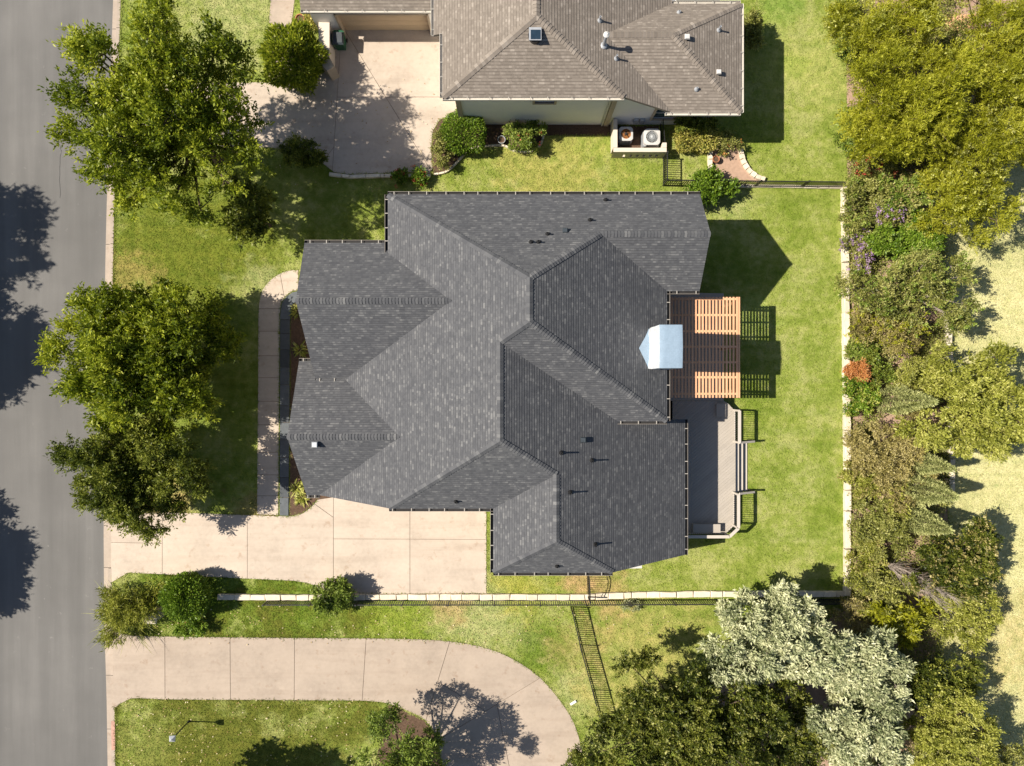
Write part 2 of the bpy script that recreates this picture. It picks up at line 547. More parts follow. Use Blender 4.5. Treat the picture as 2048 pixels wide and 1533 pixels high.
def shift(line, d):
    out = []
    for i, p in enumerate(line):
        a = Vector(line[max(i - 1, 0)]); b = Vector(line[min(i + 1, len(line) - 1)])
        t = (b - a).normalized()
        out.append((p[0] - t.y * d, p[1] + t.x * d))      # left of travel; going south, left = east
    return out


kerb_in = shift(kerb, .30); kerb_back = shift(kerb, .50)
far = 400
sheet('terrain', [(-far * 3, -far * 3), (far * 3, -far * 3), (far * 3, far * 3), (-far * 3, far * 3)], -.35, M['lawn'], label='wide grassy ground under the whole neighbourhood')
sheet('lawn', kerb_back + [(60, kerb_back[-1][1]), (60, kerb_back[0][1])], 0.0, M['lawn'], label='patchy mown lawn around the two houses')
west = shift(kerb, -8.6)
sheet('road', kerb + west[::-1], -.12, M['asphalt'], label='grey asphalt street along the left edge')
wb = shift(kerb, -9.1)
sheet('far_verge', wb + [(-80, wb[-1][1]), (-80, wb[0][1])], 0.0, M['lawn'], label='grass verge across the street')
fk = empty('far_kerb', (west[10][0], west[10][1], 0), 'pale concrete kerb on the far side of the street', None, None, 'structure')
b = MB()
for i in range(len(west) - 1):
    a0, a1, c1, c0 = west[i], west[i + 1], wb[i + 1], wb[i]
    b.prism(ccw([a0, a1, c1, c0]), -.2, .03)
b.build('kerb_stone', M['kerb'], fk)

# kerb with gutter pan, cut into lengths
kb = empty('kerb', (kerb[18][0], kerb[18][1], 0), 'pale concrete kerb and gutter along the street', None, None, 'structure')


def at_y(line, y):
    for i in range(len(line) - 1):
        a, b_ = line[i], line[i + 1]
        if (a[1] - y) * (b_[1] - y) <= 0 and a[1] != b_[1]:
            t = (y - a[1]) / (b_[1] - a[1])
            return (a[0] + (b_[0] - a[0]) * t, y)
    return line[-1]


cuts = [y / S for y in range(-1450, 1451, 108)]
drops = [(g(0, 160).y, g(0, 300).y), (g(0, 1045).y, g(0, 1165).y), (g(0, 1262).y, g(0, 1412).y)]
for i in range(len(cuts) - 1):
    y0, y1 = cuts[i] + .012, cuts[i + 1] - .012
    ys = [y0, (y0 + y1) / 2, y1]
    mid = (y0 + y1) / 2
    pan = [at_y(kerb, y) for y in ys] + [at_y(kerb_in, y) for y in ys[::-1]]
    MB().prism(ccw(pan), -.3, -.108).build('gutter_slab', M['kerb'], kb)
    top = .035
    if any(d[1] < mid < d[0] for d in drops): top = -.06
    ins = [at_y(kerb_in, y) for y in ys] + [at_y(kerb_back, y) for y in ys[::-1]]
    MB().prism(ccw(ins), -.3, top).build('kerb_stone', M['kerb'], kb)
MB().prism(ccw([at_y(shift(kerb, .32), g(0, y).y) for y in (1442, 1500)] + [at_y(shift(kerb, .52), g(0, y).y) for y in (1500, 1442)]), .03, .042).build('red_marking', M['red_paint'], kb)


# cracks and a joint line in the asphalt
M['tar'] = simple('tar_seal', (.045, .045, .048), .3, 8, .8, .3, 40, .1)
rc = random.Random(21)
ck = empty('road_cracks', tuple(g(110, 300, 0)), 'thin dark crack lines in the street asphalt', None, None, 'structure')
for path in ([(118, 395), (116, 340), (120, 300), (112, 276), (90, 262)],):
    b = MB(); pts = []
    for (x0, y0), (x1, y1) in zip(path[:-1], path[1:]):
        for k_ in range(6):
            t_ = k_ / 6; q = g(x0 + (x1 - x0) * t_ + rc.uniform(-1.2, 1.2), y0 + (y1 - y0) * t_); pts.append((q.x, q.y))
    for (a_, c_) in zip(pts[:-1], pts[1:]):
        d_ = Vector(c_) - Vector(a_); nn_ = Vector((-d_.y, d_.x)).normalized() * .010
        b.add([(a_[0] - nn_.x, a_[1] - nn_.y, -.115), (a_[0] + nn_.x, a_[1] + nn_.y, -.115), (c_[0] + nn_.x, c_[1] + nn_.y, -.115), (c_[0] - nn_.x, c_[1] - nn_.y, -.115)], [(0, 1, 2, 3)])
    b.build('crack', M['tar'], ck)


# concrete slabs
def split_line(pieces, p, q, sel=None):
    p, q = g(*p), g(*q)
    d = (q - p); nx, ny = -d.y, d.x
    l = math.hypot(nx, ny); nx /= l; ny /= l
    dd = nx * p.x + ny * p.y
    out = []
    for pc in pieces:
        if sel and not any(inpoly(g(*s_).x, g(*s_).y, pc) for s_ in sel):
            out.append(pc); continue
        for sg in (1, -1):
            c = clean(clip(pc, sg * nx, sg * ny, sg * dd))
            if len(c) > 2 and abs(area(c)) > .02: out.append(c)
    return out


def paving(name, label, px, joints, mat, z=.035, gap=.012, bed=True):
    poly = [tuple(g(x, y))[:2] for x, y in px]
    EXCL.append(poly)
    root = sheet(name, poly, .008, M['joint'], label=label)
    pcs = [poly]
    for j in joints:
        pcs = split_line(pcs, *j)
    for pc in pcs:
        q = inset(pc, gap)
        MB().prism(q, -.06, z + R.uniform(-.003, .003)).build('slab', mat, root)
    return root


drv = [(222.5, 1046), (290, 1026), (345, 1025), (495, 1030), (580, 1033), (606, 1027), (624, 1013), (633, 1003), (640, 985), (640, 930), (973, 930), (973, 1187), (800, 1188), (700, 1188), (660, 1184),
       (636, 1176), (618, 1167), (590, 1162), (500, 1158), (420, 1154), (330, 1149), (256, 1146), (222.5, 1166)]
paving('driveway', 'cream concrete driveway in front of the charcoal-roofed house', drv,
       [((325, 1000), (325, 1200)), ((495, 1000), (495, 1200)), ((667, 1035), (667, 1200), [(700, 1100), (640, 1100)]), ((667, 1035), (632, 1010), [(580, 1100), (640, 1000)]), ((820, 1000), (820, 1200)),
        ((668, 1078), (973, 1079), [(700, 1060), (900, 1060), (740, 1100), (930, 1100)]), ((222, 1085), (325, 1087), [(250, 1080)])], M['concrete'])
sdr = smooth([(225, 1260), (256, 1270), (330, 1273), (600, 1276), (760, 1277), (880, 1281), (960, 1293), (1020, 1315), (1080, 1355), (1130, 1415), (1155, 1465), (1168, 1533), (1172, 1640)], 3) + \
    smooth([(890, 1640), (885, 1540), (872, 1475), (850, 1440), (820, 1424), (780, 1408), (735, 1402), (650, 1401), (330, 1399), (262, 1397), (227, 1419)], 2)
paving('curved_driveway', 'tan concrete driveway curving down past the bottom lawn', sdr,
       [((330, 1200), (331, 1500), [(240, 1330), (400, 1330)]), ((460, 1200), (462, 1500), [(400, 1330)]), ((590, 1200), (588, 1500), [(520, 1330)]), ((733, 1270), (724, 1410), [(650, 1330)]),
        ((900, 1282), (853, 1437), [(800, 1330)]), ((980, 1417), (1090, 1350), [(940, 1350)]), ((880, 1366), (1000, 1440), [(920, 1420), (900, 1390)]), ((1000, 1440), (1024, 1560), [(1060, 1480)])], M['concrete2'])
ndr = [(234, 168), (540, 165), (600, 160), (640, 150), (660, 138), (655, 40), (900, 40), (900, 195), (916, 196), (912, 228), (880, 240), (866, 262), (862, 300), (866, 335), (860, 348), (820, 345), (760, 347), (700, 350), (668, 345), (645, 327),
       (600, 304), (540, 296), (400, 292), (230, 300)]
paving('neighbour_driveway', 'cream concrete driveway of the brown-roofed house, dappled with tree shade', ndr,
       [((677, 155), (668, 295), [(600, 240), (720, 240)]), ((668, 295), (645, 325), [(640, 310), (650, 300)]), ((690, 62), (865, 347), [(720, 200), (800, 100), (700, 140), (760, 300)]), ((677, 195), (900, 195), [(860, 150), (730, 180), (860, 240), (700, 170)]),
        ((480, 100), (480, 400), [(500, 230)]), ((360, 100), (360, 400), [(400, 230)])], M['concrete'])
nwk = [(541, 0), (541, -120), (590, -120), (590, 0), (582, 60), (592, 120), (592, 163), (535, 166), (536, 90)]
paving('side_path', 'narrow pinkish concrete path beside the tall shrub', nwk, [((500, 60), (640, 60))], M['concrete2'])
wlk = smooth([(597, 541), (578, 542), (556, 550), (536, 566), (523, 586), (518, 612), (517, 640)], 3) + [(516, 800), (514, 1029), (557, 1031), (559, 800), (560, 630), (563, 606), (572, 592), (585, 583), (597, 581)]
paving('front_walk', 'narrow concrete front walk in tree shade', wlk,
       [((500, y), (600, y), [(540, y + 4), (540, y - 4)]) for y in (618, 663, 712, 756, 803, 850, 905, 950, 992)] + [((560, 545), (570, 600), [(568, 560)])], M['concrete'])
brd = [(560, 1031), (578, 1032), (580, 800), (581, 640), (584, 612), (597, 600), (597, 583), (586, 585), (573, 594), (564, 608), (561, 632)]
paving('stone_border', 'stone border beside the front walk, tree shade painted dark bluish', brd, [((540, y), (620, y), [(571, y + 3), (571, y - 3)]) for y in (640, 668, 700, 735, 770, 812, 845, 880, 915, 955, 995)], M['shade_stone'], z=.09, gap=.012)
bedp = P((580, 1032), (606, 1026), (624, 1012), (633, 1000), (700, 990), (700, 560), (597, 560), (597, 600), (585, 612), (582, 640), (581, 800))
EXCL.append(bedp)
sheet('mulch_bed', bedp, .05, M['mulch'], label='brown mulch bed under the front gables')
bed2 = P(*(smooth([(866, 348), (890, 345), (905, 335), (925, 312), (945, 297), (980, 292), (1010, 292), (1022, 300), (1040, 304), (1062, 303), (1080, 290), (1086, 272), (1086, 250)], 3) + [(1086, 235), (916, 235), (880, 240), (866, 262), (862, 300)]))
EXCL.append(bed2)
sheet('flower_bed', bed2, .045, M['mulch'], label='dark mulch flower bed along the neighbour wall')
bed3 = P((1086, 235), (1225, 235), (1225, 272), (1086, 272))
EXCL.append(bed3)
sheet('bare_soil_strip', bed3, .012, M['mulch'], label='dark soil strip at the foot of the neighbour wall')
pat = P(*(smooth([(1420, 300), (1432, 290), (1465, 285), (1478, 300), (1482, 318), (1492, 338), (1508, 352), (1530, 361)], 3) + [(1530, 366), (1420, 360)]))
EXCL.append(pat)
sheet('gravel_patch', pat, .012, M['gravel'], label='pink gravel patch inside a curved limestone edge')
tri = P(*(smooth([(775, 1408), (790, 1412), (820, 1428), (850, 1441), (872, 1476), (886, 1545)], 3) + [(886, 1640), (740, 1640), (752, 1520), (768, 1450)]))
EXCL.append(tri)
sheet('planting_bed', tri, .02, M['mulch'], label='brown planting bed inside the driveway curve')
# east of the garden wall: a planted strip, then a pale meadow
ebed = P((1690, -700), (2150, -700), (2150, 200), (1990, 345), (1882, 400), (1882, 500), (1890, 700), (1893, 980), (1900, 1100), (1880, 1250), (1860, 1400), (1840, 1533), (1820, 2300), (1560, 2300), (1480, 1500), (1420, 1380), (1560, 1290), (1700, 1215), (1697, 1190), (1694, 375))
EXCL.append(ebed)
sheet('shrub_border', ebed, .012, M['soil'], label='bare pinkish soil under the hedgerow behind the garden wall')
mead = P((2150, -900), (4200, -900), (4200, 2600), (1820, 2600), (1820, 2300), (1840, 1533), (1860, 1400), (1880, 1250), (1900, 1100), (1893, 980), (1890, 700), (1882, 500), (1882, 400), (1990, 345), (2150, 200), (2150, -700))
sheet('meadow', mead, .006, M['meadow'], label='pale yellow meadow beyond the hedgerow')


# ------------------------------------------------------------------ roofs
def rooflib(faces):
    """height of a roof over plan point"""
    pl = {}
    for k, pts in faces.items():
        a = np.array([(p[0], p[1], 1) for p in pts]); z = np.array([p[2] for p in pts])
        pl[k] = np.linalg.lstsq(a, z, rcond=None)[0]

    def rz(x, y):
        best = None
        for k, pts in faces.items():
            if inpoly(x, y, pts):
                c = pl[k]; z = c[0] * x + c[1] * y + c[2]
                if best is None or z > best: best = z
        return best
    return rz


def roof_slope(pts, mat, e, parent, label, thick=.16, step=.010):
    """one roof plane as overlapping shingle courses; u runs along the eave, v up the slope"""
    pts = [Vector(p) for p in pts]
    n = Vector((0, 0, 0))
    for i in range(len(pts)):
        a, c = pts[i], pts[(i + 1) % len(pts)]
        n += Vector(((a.y - c.y) * (a.z + c.z), (a.z - c.z) * (a.x + c.x), (a.x - c.x) * (a.y + c.y)))
    n.normalize()
    if n.z < 0: n = -n; pts = pts[::-1]
    u = Vector((0, 0, 1)).cross(n).normalized(); v = n.cross(u)
    o = pts[0]
    q = [((p - o).dot(u), (p - o).dot(v)) for p in pts]
    vmin = min(p[1] for p in q); vmax = max(p[1] for p in q)
    b = MB(); b.uv = []
    k = 0
    vv = vmin
    tris = [[q[i] for i in t] for t in tessellate_polygon([[Vector((x, y, 0)) for x, y in q]])]
    tris = [ccw(t) for t in tris if abs(area(t)) > 1e-6]
    while vv < vmax - 1e-4:
        for tri_ in tris:
            c = clean(clip(clip(tri_, 0, 1, vv), 0, -1, -min(vv + e, vmax)), 1e-4)
            if len(c) < 3: continue
            st = len(b.v)
            for (x, y) in c:
                w_ = step * (1 - (y - vv) / e) + .004
                b.v.append(tuple(o + u * x + v * y + n * w_)); b.uv.append((x + 50, (k + min(max((y - vv) / e, .02), .98)) * e))
            b.f.append(tuple(range(st, st + len(c))))
            lows = [i for i in range(len(c)) if abs(c[i][1] - vv) < 1e-4]
            for i in range(len(c)):
                j = (i + 1) % len(c)
                if i in lows and j in lows:
                    s2 = len(b.v)
                    for (x, y) in (c[i], c[j]):
                        b.v.append(tuple(o + u * x + v * y + n * -.004)); b.uv.append((x + 50, (k + .02) * e))
                    b.f.append((s2, s2 + 1, st + j, st + i))
        vv += e; k += 1
    # deck of the roof below the shingles
    st = len(b.v)
    for p in pts: b.v.append(tuple(p - n * .01)); b.uv.append((0, 0))
    for p in pts: b.v.append(tuple(p - Vector((0, 0, thick)))); b.uv.append((0, 0))
    m_ = len(pts)
    b.f.append(tuple(st + m_ + i for i in range(m_))[::-1])
    for i in range(m_):
        j = (i + 1) % m_
        b.f.append((st + i, st + m_ + i, st + m_ + j, st + j))
    ob = b.build('roof_slope', mat, parent)
    if label: ob['label'] = label
    return ob


def caps(b, p, q, na, nb, ln=.15, hw=.15):
    """ridge or hip cap shingles from p (low) to q (high), folded over two slopes with normals na, nb"""
    p, q = Vector(p), Vector(q)
    d = q - p; L = d.length; d.normalize()
    sa = d.cross(na).normalized(); sb = d.cross(nb).normalized()
    up = Vector((0, 0, 1))
    if sa.dot(up) > 0: sa = -sa
    if sb.dot(up) > 0: sb = -sb
    if sa.dot(sb) > .9: sb = -sb
    n = max(1, int(L / ln))
    for i in range(n):
        t0 = p + d * (L * i / n); t1 = p + d * (L * (i + 1) / n + .03)
        lift0, lift1 = .042 + R.uniform(0, .008), .018
        st = len(b.v)
        for t, lf in ((t0, lift0), (t1, lift1)):
            b.v += [tuple(t + sa * hw + na * lf), tuple(t + up * (lf + .012)), tuple(t + sb * hw + nb * lf)]
        b.v += [tuple(t0 + sa * hw - na * .005), tuple(t0 - up * .0), tuple(t0 + sb * hw - nb * .005)]
        b.f += [(st, st + 1, st + 4, st + 3), (st + 1, st + 2, st + 5, st + 4), (st, st + 6, st + 7, st + 1), (st + 1, st + 7, st + 8, st + 2)]
        b.uv += [(R.random() * 40, .02)] * 9


def fnorm(pts):
    a, b_, c = [Vector(p) for p in pts[:3]]
    n = (b_ - a).cross(c - a).normalized()
    return n if n.z > 0 else -n


def gutter(parent, p, q, outward, light=False, spacing=.85, hang=True):
    """U-shaped gutter hung on an eave from p to q"""
    p, q = Vector(p), Vector(q); o = Vector((outward[0], outward[1], 0)); d = (q - p).normalized(); L = (q - p).length
    wdt = .125
    b = MB()
    c = o * (wdt / 2 + .01) + Vector((0, 0, -.11))
    b.bar(p + c, q + c, wdt, .012)
    c2 = o * (wdt + .012) + Vector((0, 0, -.055)); b.bar(p + c2, q + c2, .022, .12)
    c3 = o * .004 + Vector((0, 0, -.06)); b.bar(p + c3, q + c3, .01, .11)
    for e in (p, q):
        cc = e + o * (wdt / 2 + .01) + Vector((0, 0, -.058)); b.bar(cc - d * .006, cc + d * .006, wdt, .11)
    go = b.build('gutter', M['white_metal' if light else 'bronze'], parent)
    rim = MB(); c4 = o * (wdt + .014) + Vector((0, 0, .010)); rim.bar(p + c4, q + c4, .02, .012)
    rim.build('gutter_lip', M['white_metal' if light else 'lip'], go)
    if hang:
        n = max(2, int(L / spacing) + 1)
        hm = MB(); hm.bar(Vector((0, 0, 0)) - o * .01, o * (wdt + .02), .036, .014)
        me = hm.mesh('hanger', M['hanger'])
        for i in range(n):
            t = min(max((i + .3 + R.uniform(-.12, .12)) / n, .02), .98)
            link(bpy.data.objects.new('hanger', me), go, tuple(p + (q - p) * t + o * .0 + Vector((0, 0, .02))))
    return go


def walls_under(parent, loop, rz, mat, name, din, drop=.2, z0=-.05):
    lp = inset(loop, din)
    for i in range(len(lp)):
        a, c = Vector(lp[i]), Vector(lp[(i + 1) % len(lp)])
        L = (c - a).length
        if L < .12: continue
        n = max(1, int(L / .25))
        b = MB(); vs = []
        e = (c - a).normalized(); nn = Vector((-e.y, e.x)) * .15
        last = 3.0
        for off in (Vector((0, 0)), nn):
            for k in range(n + 1):
                t = a + (c - a) * k / n
                z = rz(t.x + nn.x * .3, t.y + nn.y * .3)
                if z is None: z = last + drop
                last = z - drop
                vs.append((t.x + off.x, t.y + off.y, z0)); vs.append((t.x + off.x, t.y + off.y, last))
        fs = []
        m_ = 2 * (n + 1)
        for k in range(n):
            s_ = 2 * k
            fs.append((s_, s_ + 2, s_ + 3, s_ + 1)); fs.append((m_ + s_, m_ + s_ + 1, m_ + s_ + 3, m_ + s_ + 2))
            fs.append((s_ + 1, s_ + 3, m_ + s_ + 3, m_ + s_ + 1))
        fs.append((0, 1, m_ + 1, m_)); fs.append((2 * n, m_ + 2 * n, m_ + 2 * n + 1, 2 * n + 1))
        b.add(vs, fs); b.build(name, mat, parent)


# ---- the charcoal-roofed house
V = dict(F=(4.036, 6.807, 7.098), G=(.760, 4.534, 8.940), Hh=(.760, 2.632, 8.940), I=(-.524, 1.803, 8.239), J=(-.524, -2.552, 8.239), N=(2.038, -4.215, 6.834), O=(2.038, -7.297, 6.834),
         V1=(-2.787, 3.761, 7.004), V2=(-5.369, -2.579, 5.594), A=(-5.979, 9.072, 5.261), B=(9.055, 9.072, 5.261), C=(9.055, 6.807, 7.098), D=(9.055, 4.441, 5.159), E=(7.484, 4.441, 5.159), L=(7.484, -1.841, 5.159),
         Mm=(5.091, -1.841, 5.159), Rr=(8.860, -1.87, 3.091), Q=(8.860, -8.795, 3.091), Pp=(4.835, -9.114, 5.299), T=(-.896, -9.114, 5.299), Ss=(-.896, -6.031, 5.299), K=(-5.910, -6.031, 5.299),
         U1=(-9.88, 3.761, 7.004), U1n=(-10.1, 6.814, 4.882), U1s=(-9.82, .231, 4.026), Xv=(-5.979, 6.268, 5.261), Xe=(-5.979, 6.814, 4.882), X1s=(-8.242, .231, 4.026),
         U2=(-10.72, -2.579, 5.594), U2n=(-10.8, 1.109, 3.436), U2s=(-10.5, -5.728, 3.155), X2s=(-9.837, -5.728, 3.155), Q1=(-8.382, .231, 3.95), Q2=(-9.323, 1.109, 3.436))
HF = dict(N=('A', 'B', 'C', 'F', 'G'), W=('A', 'G', 'Hh', 'I', 'J', 'K', 'X2s', 'V2', 'Q1', 'X1s', 'V1', 'Xv'), E1=('F', 'G', 'Hh', 'L', 'E'), S1=('Hh', 'L', 'Mm', 'I'), NEs=('C', 'D', 'E', 'F'),
          E2=('I', 'J', 'N', 'O', 'Pp', 'Q', 'Rr', 'Mm'), S2=('J', 'K', 'Ss', 'N'), SEW=('N', 'O', 'T', 'Ss'), SES=('O', 'T', 'Pp'), G1n=('U1', 'V1', 'Xv', 'Xe', 'U1n'), G1s=('U1', 'V1', 'X1s', 'U1s'),
          G2n=('U2', 'V2', 'Q1', 'Q2', 'U2n'), G2s=('U2', 'V2', 'X2s', 'U2s'))
HF = {k: [V[n] for n in v] for k, v in HF.items()}
rzH = rooflib(HF)
house = empty('house', (0, 0, 0), 'large house with charcoal shingle roof of many hips and gables', 'house')
for k, f in HF.items():
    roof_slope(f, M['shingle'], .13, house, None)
HN = {k: fnorm(f) for k, f in HF.items()}
cb = MB(); cb.uv = []
for p, q, a, c in (('A', 'G', 'N', 'W'), ('F', 'G', 'N', 'E1'), ('C', 'F', 'N', 'NEs'), ('G', 'Hh', 'W', 'E1'), ('L', 'Hh', 'E1', 'S1'), ('I', 'Hh', 'W', 'S1'), ('I', 'J', 'W', 'E2'), ('K', 'J', 'W', 'S2'),
                   ('N', 'J', 'E2', 'S2'), ('N', 'O', 'SEW', 'E2'), ('T', 'O', 'SEW', 'SES'), ('Pp', 'O', 'SES', 'E2'), ('V1', 'U1', 'G1n', 'G1s'), ('V2', 'U2', 'G2n', 'G2s')):
    caps(cb, V[p], V[q], HN[a], HN[c])
cb.build('ridge_caps', M['shingle'], house)['kind'] = 'stuff'
for p, q, o in (('A', 'B', (0, 1)), ('A', 'Xv', (-1, 0)), ('U1n', 'Xe', (0, 1)), ('U1s', 'X1s', (0, -1)), ('U2n', 'Q2', (0, 1)), ('U2s', 'X2s', (0, -1)), ('K', 'Ss', (0, -1)), ('Ss', 'T', (-1, 0)), ('T', 'Pp', (0, -1)),
                ('Q', 'Rr', (1, 0)), ('Mm', 'L', (0, -1)), ('D', 'E', (0, -1)), ('L', 'E', (1, 0))):
    pp, qq = Vector(V[p]), Vector(V[q])
    if (p, q) == ('U2n', 'Q2'): qq = Vector((-9.3, 1.109, 3.436))
    gutter(house, pp, qq, o)
hl = [V[n][:2] for n in ('A', 'Xe', 'U1n', 'U1s')] + [(-10.6, .231), V['U2s'][:2], V['X2s'][:2], V['K'][:2], V['Ss'][:2], V['T'][:2], V['Pp'][:2], V['Q'][:2], V['Rr'][:2], (7.484, -1.88), V['E'][:2], V['D'][:2], V['B'][:2]]
walls_under(house, ccw(hl), rzH, M['brick'], 'wall', .45)
EXCL.append(ccw(hl))


def on_roof(px, py, rz, z=5.0):
    for _ in range(25):
        p = g(px, py, z)
        zz = rz(p.x, p.y)
        if zz is None: break
        z = zz
    p = g(px, py, z)
    return p


def vent_pipe(parent, px, py, rz, h=.42, r=.045, mat='black_pipe', flash='black_pipe'):
    p = on_roof(px, py, rz)
    b = MB(); b.lathe([(r * 2.6, -.12), (r * 2.4, .03), (r * 1.3, .12)], tuple(p), 12)
    fo = b.build('vent_pipe', M[flash], parent)
    MB().lathe([(r, -.1), (r, h), (r * .7, h), (r * .7, h - .05)], tuple(p), 10).build('pipe', M[mat], fo)


def box_vent(parent, px, py, rz, s=.3, mat='grey_metal', h=.2):
    p = on_roof(px, py, rz)
    b = MB(); b.box((p.x, p.y, p.z + h / 2 - .1), (s * .8, s * .8, h + .2))
    fo = b.build('box_vent', M['black_pipe'], parent)
    b = MB()
    a = s / 2
    b.add([(p.x - a, p.y - a, p.z + h), (p.x + a, p.y - a, p.z + h), (p.x + a, p.y + a, p.z + h), (p.x - a, p.y + a, p.z + h), (p.x - a * .75, p.y - a * .75, p.z + h + .07), (p.x + a * .75, p.y - a * .75, p.z + h + .07), (p.x + a * .75, p.y + a * .75, p.z + h + .07), (p.x - a * .75, p.y + a * .75, p.z + h + .07)],
          [(4, 5, 6, 7), (0, 1, 5, 4), (1, 2, 6, 5), (2, 3, 7, 6), (3, 0, 4, 7), (3, 2, 1, 0)])
    b.build('vent_hood', M[mat], fo)


for px, py, h in ((912, 1003, .3), (1122, 906, .45), (1183, 921, .45), (1140, 985, .45), (1190, 1089, .45), (1114, 1132, .3), (1211, 401, .3), (1180, 441, .3), (1095, 469, .3), (1062, 485, .3), (1077, 485, .3)):
    vent_pipe(house, px, py, rzH, h)
box_vent(house, 632, 889, rzH, .30, 'grey_metal', .22)
box_vent(house, 1130, 462, rzH, .24, 'bin_lid', .1)
box_vent(house, 1166, 880, rzH, .26, 'bin_lid', .12)
# small white side lean-to roof showing past the south-east rake
sb_ = MB()
p0 = g(1262, 1133, 3.0)
sb_.prism(ccw([tuple(g(x, y, 2.6))[:2] for x, y in ((1235, 1120), (1283, 1120), (1284, 1137), (1240, 1138))]), 2.45, 2.6)
sb_.build('side_awning', M['white_paint'], house)

# chimney wrapped in white plastic
def wrap_sheet():
    x0, x1, y0, y1, zt = 6.52, 7.54, .66, 2.58, 8.05
    m, nt, b = newmat('white_plastic_wrap', .28, .6)
    p = pos(nt)
    n1 = noise(nt, p, 2.2, 5, .65); n2 = noise(nt, p, 9, 4, .6)
    c = ramp(nt, n1, [(.3, (.55, .60, .66)), (.7, (.74, .77, .80))])
    nt.links.new(c, b.inputs['Base Color'])
    bump(nt, b, math_(nt, 'ADD', n1, math_(nt, 'MULTIPLY', n2, .5)), .6, .08)
    return m, (x0, x1, y0, y1, zt)


M['wrap'], (cx0, cx1, cy0, cy1, czt) = wrap_sheet()
chim = MB()
chim.box(((cx0 + cx1) / 2, (cy0 + cy1) / 2, (czt + .0) / 2 - .05), (cx1 - cx0 - .06, cy1 - cy0 - .06, czt - .06))
ch = chim.build('chimney', M['brick'], house)
wr = MB()
NX, NY = 9, 13
rr = random.Random(3)
idx = {}
for j in range(NY):
    for i in range(NX):
        x = cx0 + (cx1 - cx0) * i / (NX - 1); y = cy0 + (cy1 - cy0) * j / (NY - 1)
        ed = i in (0, NX - 1) or j in (0, NY - 1)
        idx[i, j] = len(wr.v)
        wr.v.append((x, y, czt + (rr.uniform(-.008, .008) if ed else .03 + rr.uniform(-.01, .01)) + .07 * (1 - abs(2 * j / (NY - 1) - 1))))
for j in range(NY - 1):
    for i in range(NX - 1): wr.f.append((idx[i, j], idx[i + 1, j], idx[i + 1, j + 1], idx[i, j + 1]))
edge = [(i, 0) for i in range(NX)] + [(NX - 1, j) for j in range(1, NY)] + [(i, NY - 1) for i in range(NX - 2, -1, -1)] + [(0, j) for j in range(NY - 2, 0, -1)]
prev = [idx[e] for e in edge]
for lev in range(1, 6):
    cur = []
    for k, e in enumerate(edge):
        x, y, z = wr.v[idx[e]]
        rzv = rzH(min(x, 7.4), y) or 5.0
        zb = rzv + .02 if e[0] < NX - 1 else 4.4
        if e[0] == NX - 1 or x > 7.45: zb = 4.4
        t = lev / 5
        ox = rr.uniform(-.03, .03)
        cur.append(len(wr.v)); wr.v.append((x + ox * t + (.03 * t if e[0] == NX - 1 else -.03 * t if e[0] == 0 else 0), y + rr.uniform(-.03, .03) * t, z + (zb - z) * t))
    for k in range(len(edge)):
        wr.f.append((prev[k], cur[k], cur[(k + 1) % len(edge)], prev[(k + 1) % len(edge)]))
    prev = cur
ntop = (NX - 1) * (NY - 1)
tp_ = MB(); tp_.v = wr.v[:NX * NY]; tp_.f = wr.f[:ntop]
M['wrap_blue'] = simple('blue_grey_plastic', (.23, .31, .40), .12, 3, .4, .5, 14, .25)  # bluer, darker plastic colour on the top and cricket than on the sides
tpo = tp_.build('plastic_top', M['wrap_blue'], ch)
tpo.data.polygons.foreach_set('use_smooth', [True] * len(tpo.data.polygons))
wr.f = wr.f[ntop:]
wo = wr.build('plastic_wrap', M['wrap'], ch)
# cricket saddle behind the chimney under the same plastic
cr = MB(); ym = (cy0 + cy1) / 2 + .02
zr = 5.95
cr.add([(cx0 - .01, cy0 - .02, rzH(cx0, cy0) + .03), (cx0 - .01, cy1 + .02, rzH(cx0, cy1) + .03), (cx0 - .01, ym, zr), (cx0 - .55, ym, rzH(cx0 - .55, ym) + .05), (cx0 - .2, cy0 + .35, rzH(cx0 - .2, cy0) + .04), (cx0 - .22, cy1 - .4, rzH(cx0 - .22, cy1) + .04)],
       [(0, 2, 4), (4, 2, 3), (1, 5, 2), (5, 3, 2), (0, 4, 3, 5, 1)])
cr.build('plastic_cricket', M['wrap_blue'], ch)

# ---- the brown-roofed neighbour
W_ = dict(ap=(1.134, 17.035, 6.537), apn=(1.134, 24.0, 6.537), SW=(-3.385, 13.949, 4.811), SE=(5.462, 13.949, 4.811), v0=(4.539, 16.842, 5.180), r1=(7.754, 16.842, 5.180), wSE=(11.487, 13.59, 3.785), wNE=(11.487, 19.053, 3.785),
          vS=(8.036, 13.59, 3.785), vN=(8.036, 19.053, 3.785), Wj=(-3.385, 17.05, 4.811), Wk=(-3.83, 17.05, 4.641), Wn=(-3.83, 26.5, 4.641), En=(8.036, 26.5, 3.785))
NF = dict(W=('ap', 'apn', 'Wn', 'Wk', 'Wj', 'SW'), S=('ap', 'SW', 'SE'), E=('ap', 'SE', 'vS', 'v0', 'vN', 'En', 'apn'), wS=('v0', 'r1', 'wSE', 'vS'), wN=('v0', 'vN', 'wNE', 'r1'), wE=('r1', 'wNE', 'wSE'))
NF = {k: [W_[n] for n in v] for k, v in NF.items()}
NF['g'] = [(-10.85, 19.16, 3.0), (-3.6, 19.16, 3.0), (-3.6, 24.0, 5.1), (-10.85, 24.0, 5.1)]
rzN = rooflib(NF)
nb = empty('neighbour_house', (1, 18, 0), 'house with taupe brown shingle roof and pale stucco walls at the top', 'house')
for k, f in NF.items():
    roof_slope(f, M['shingle_brown'], .145, nb, None)
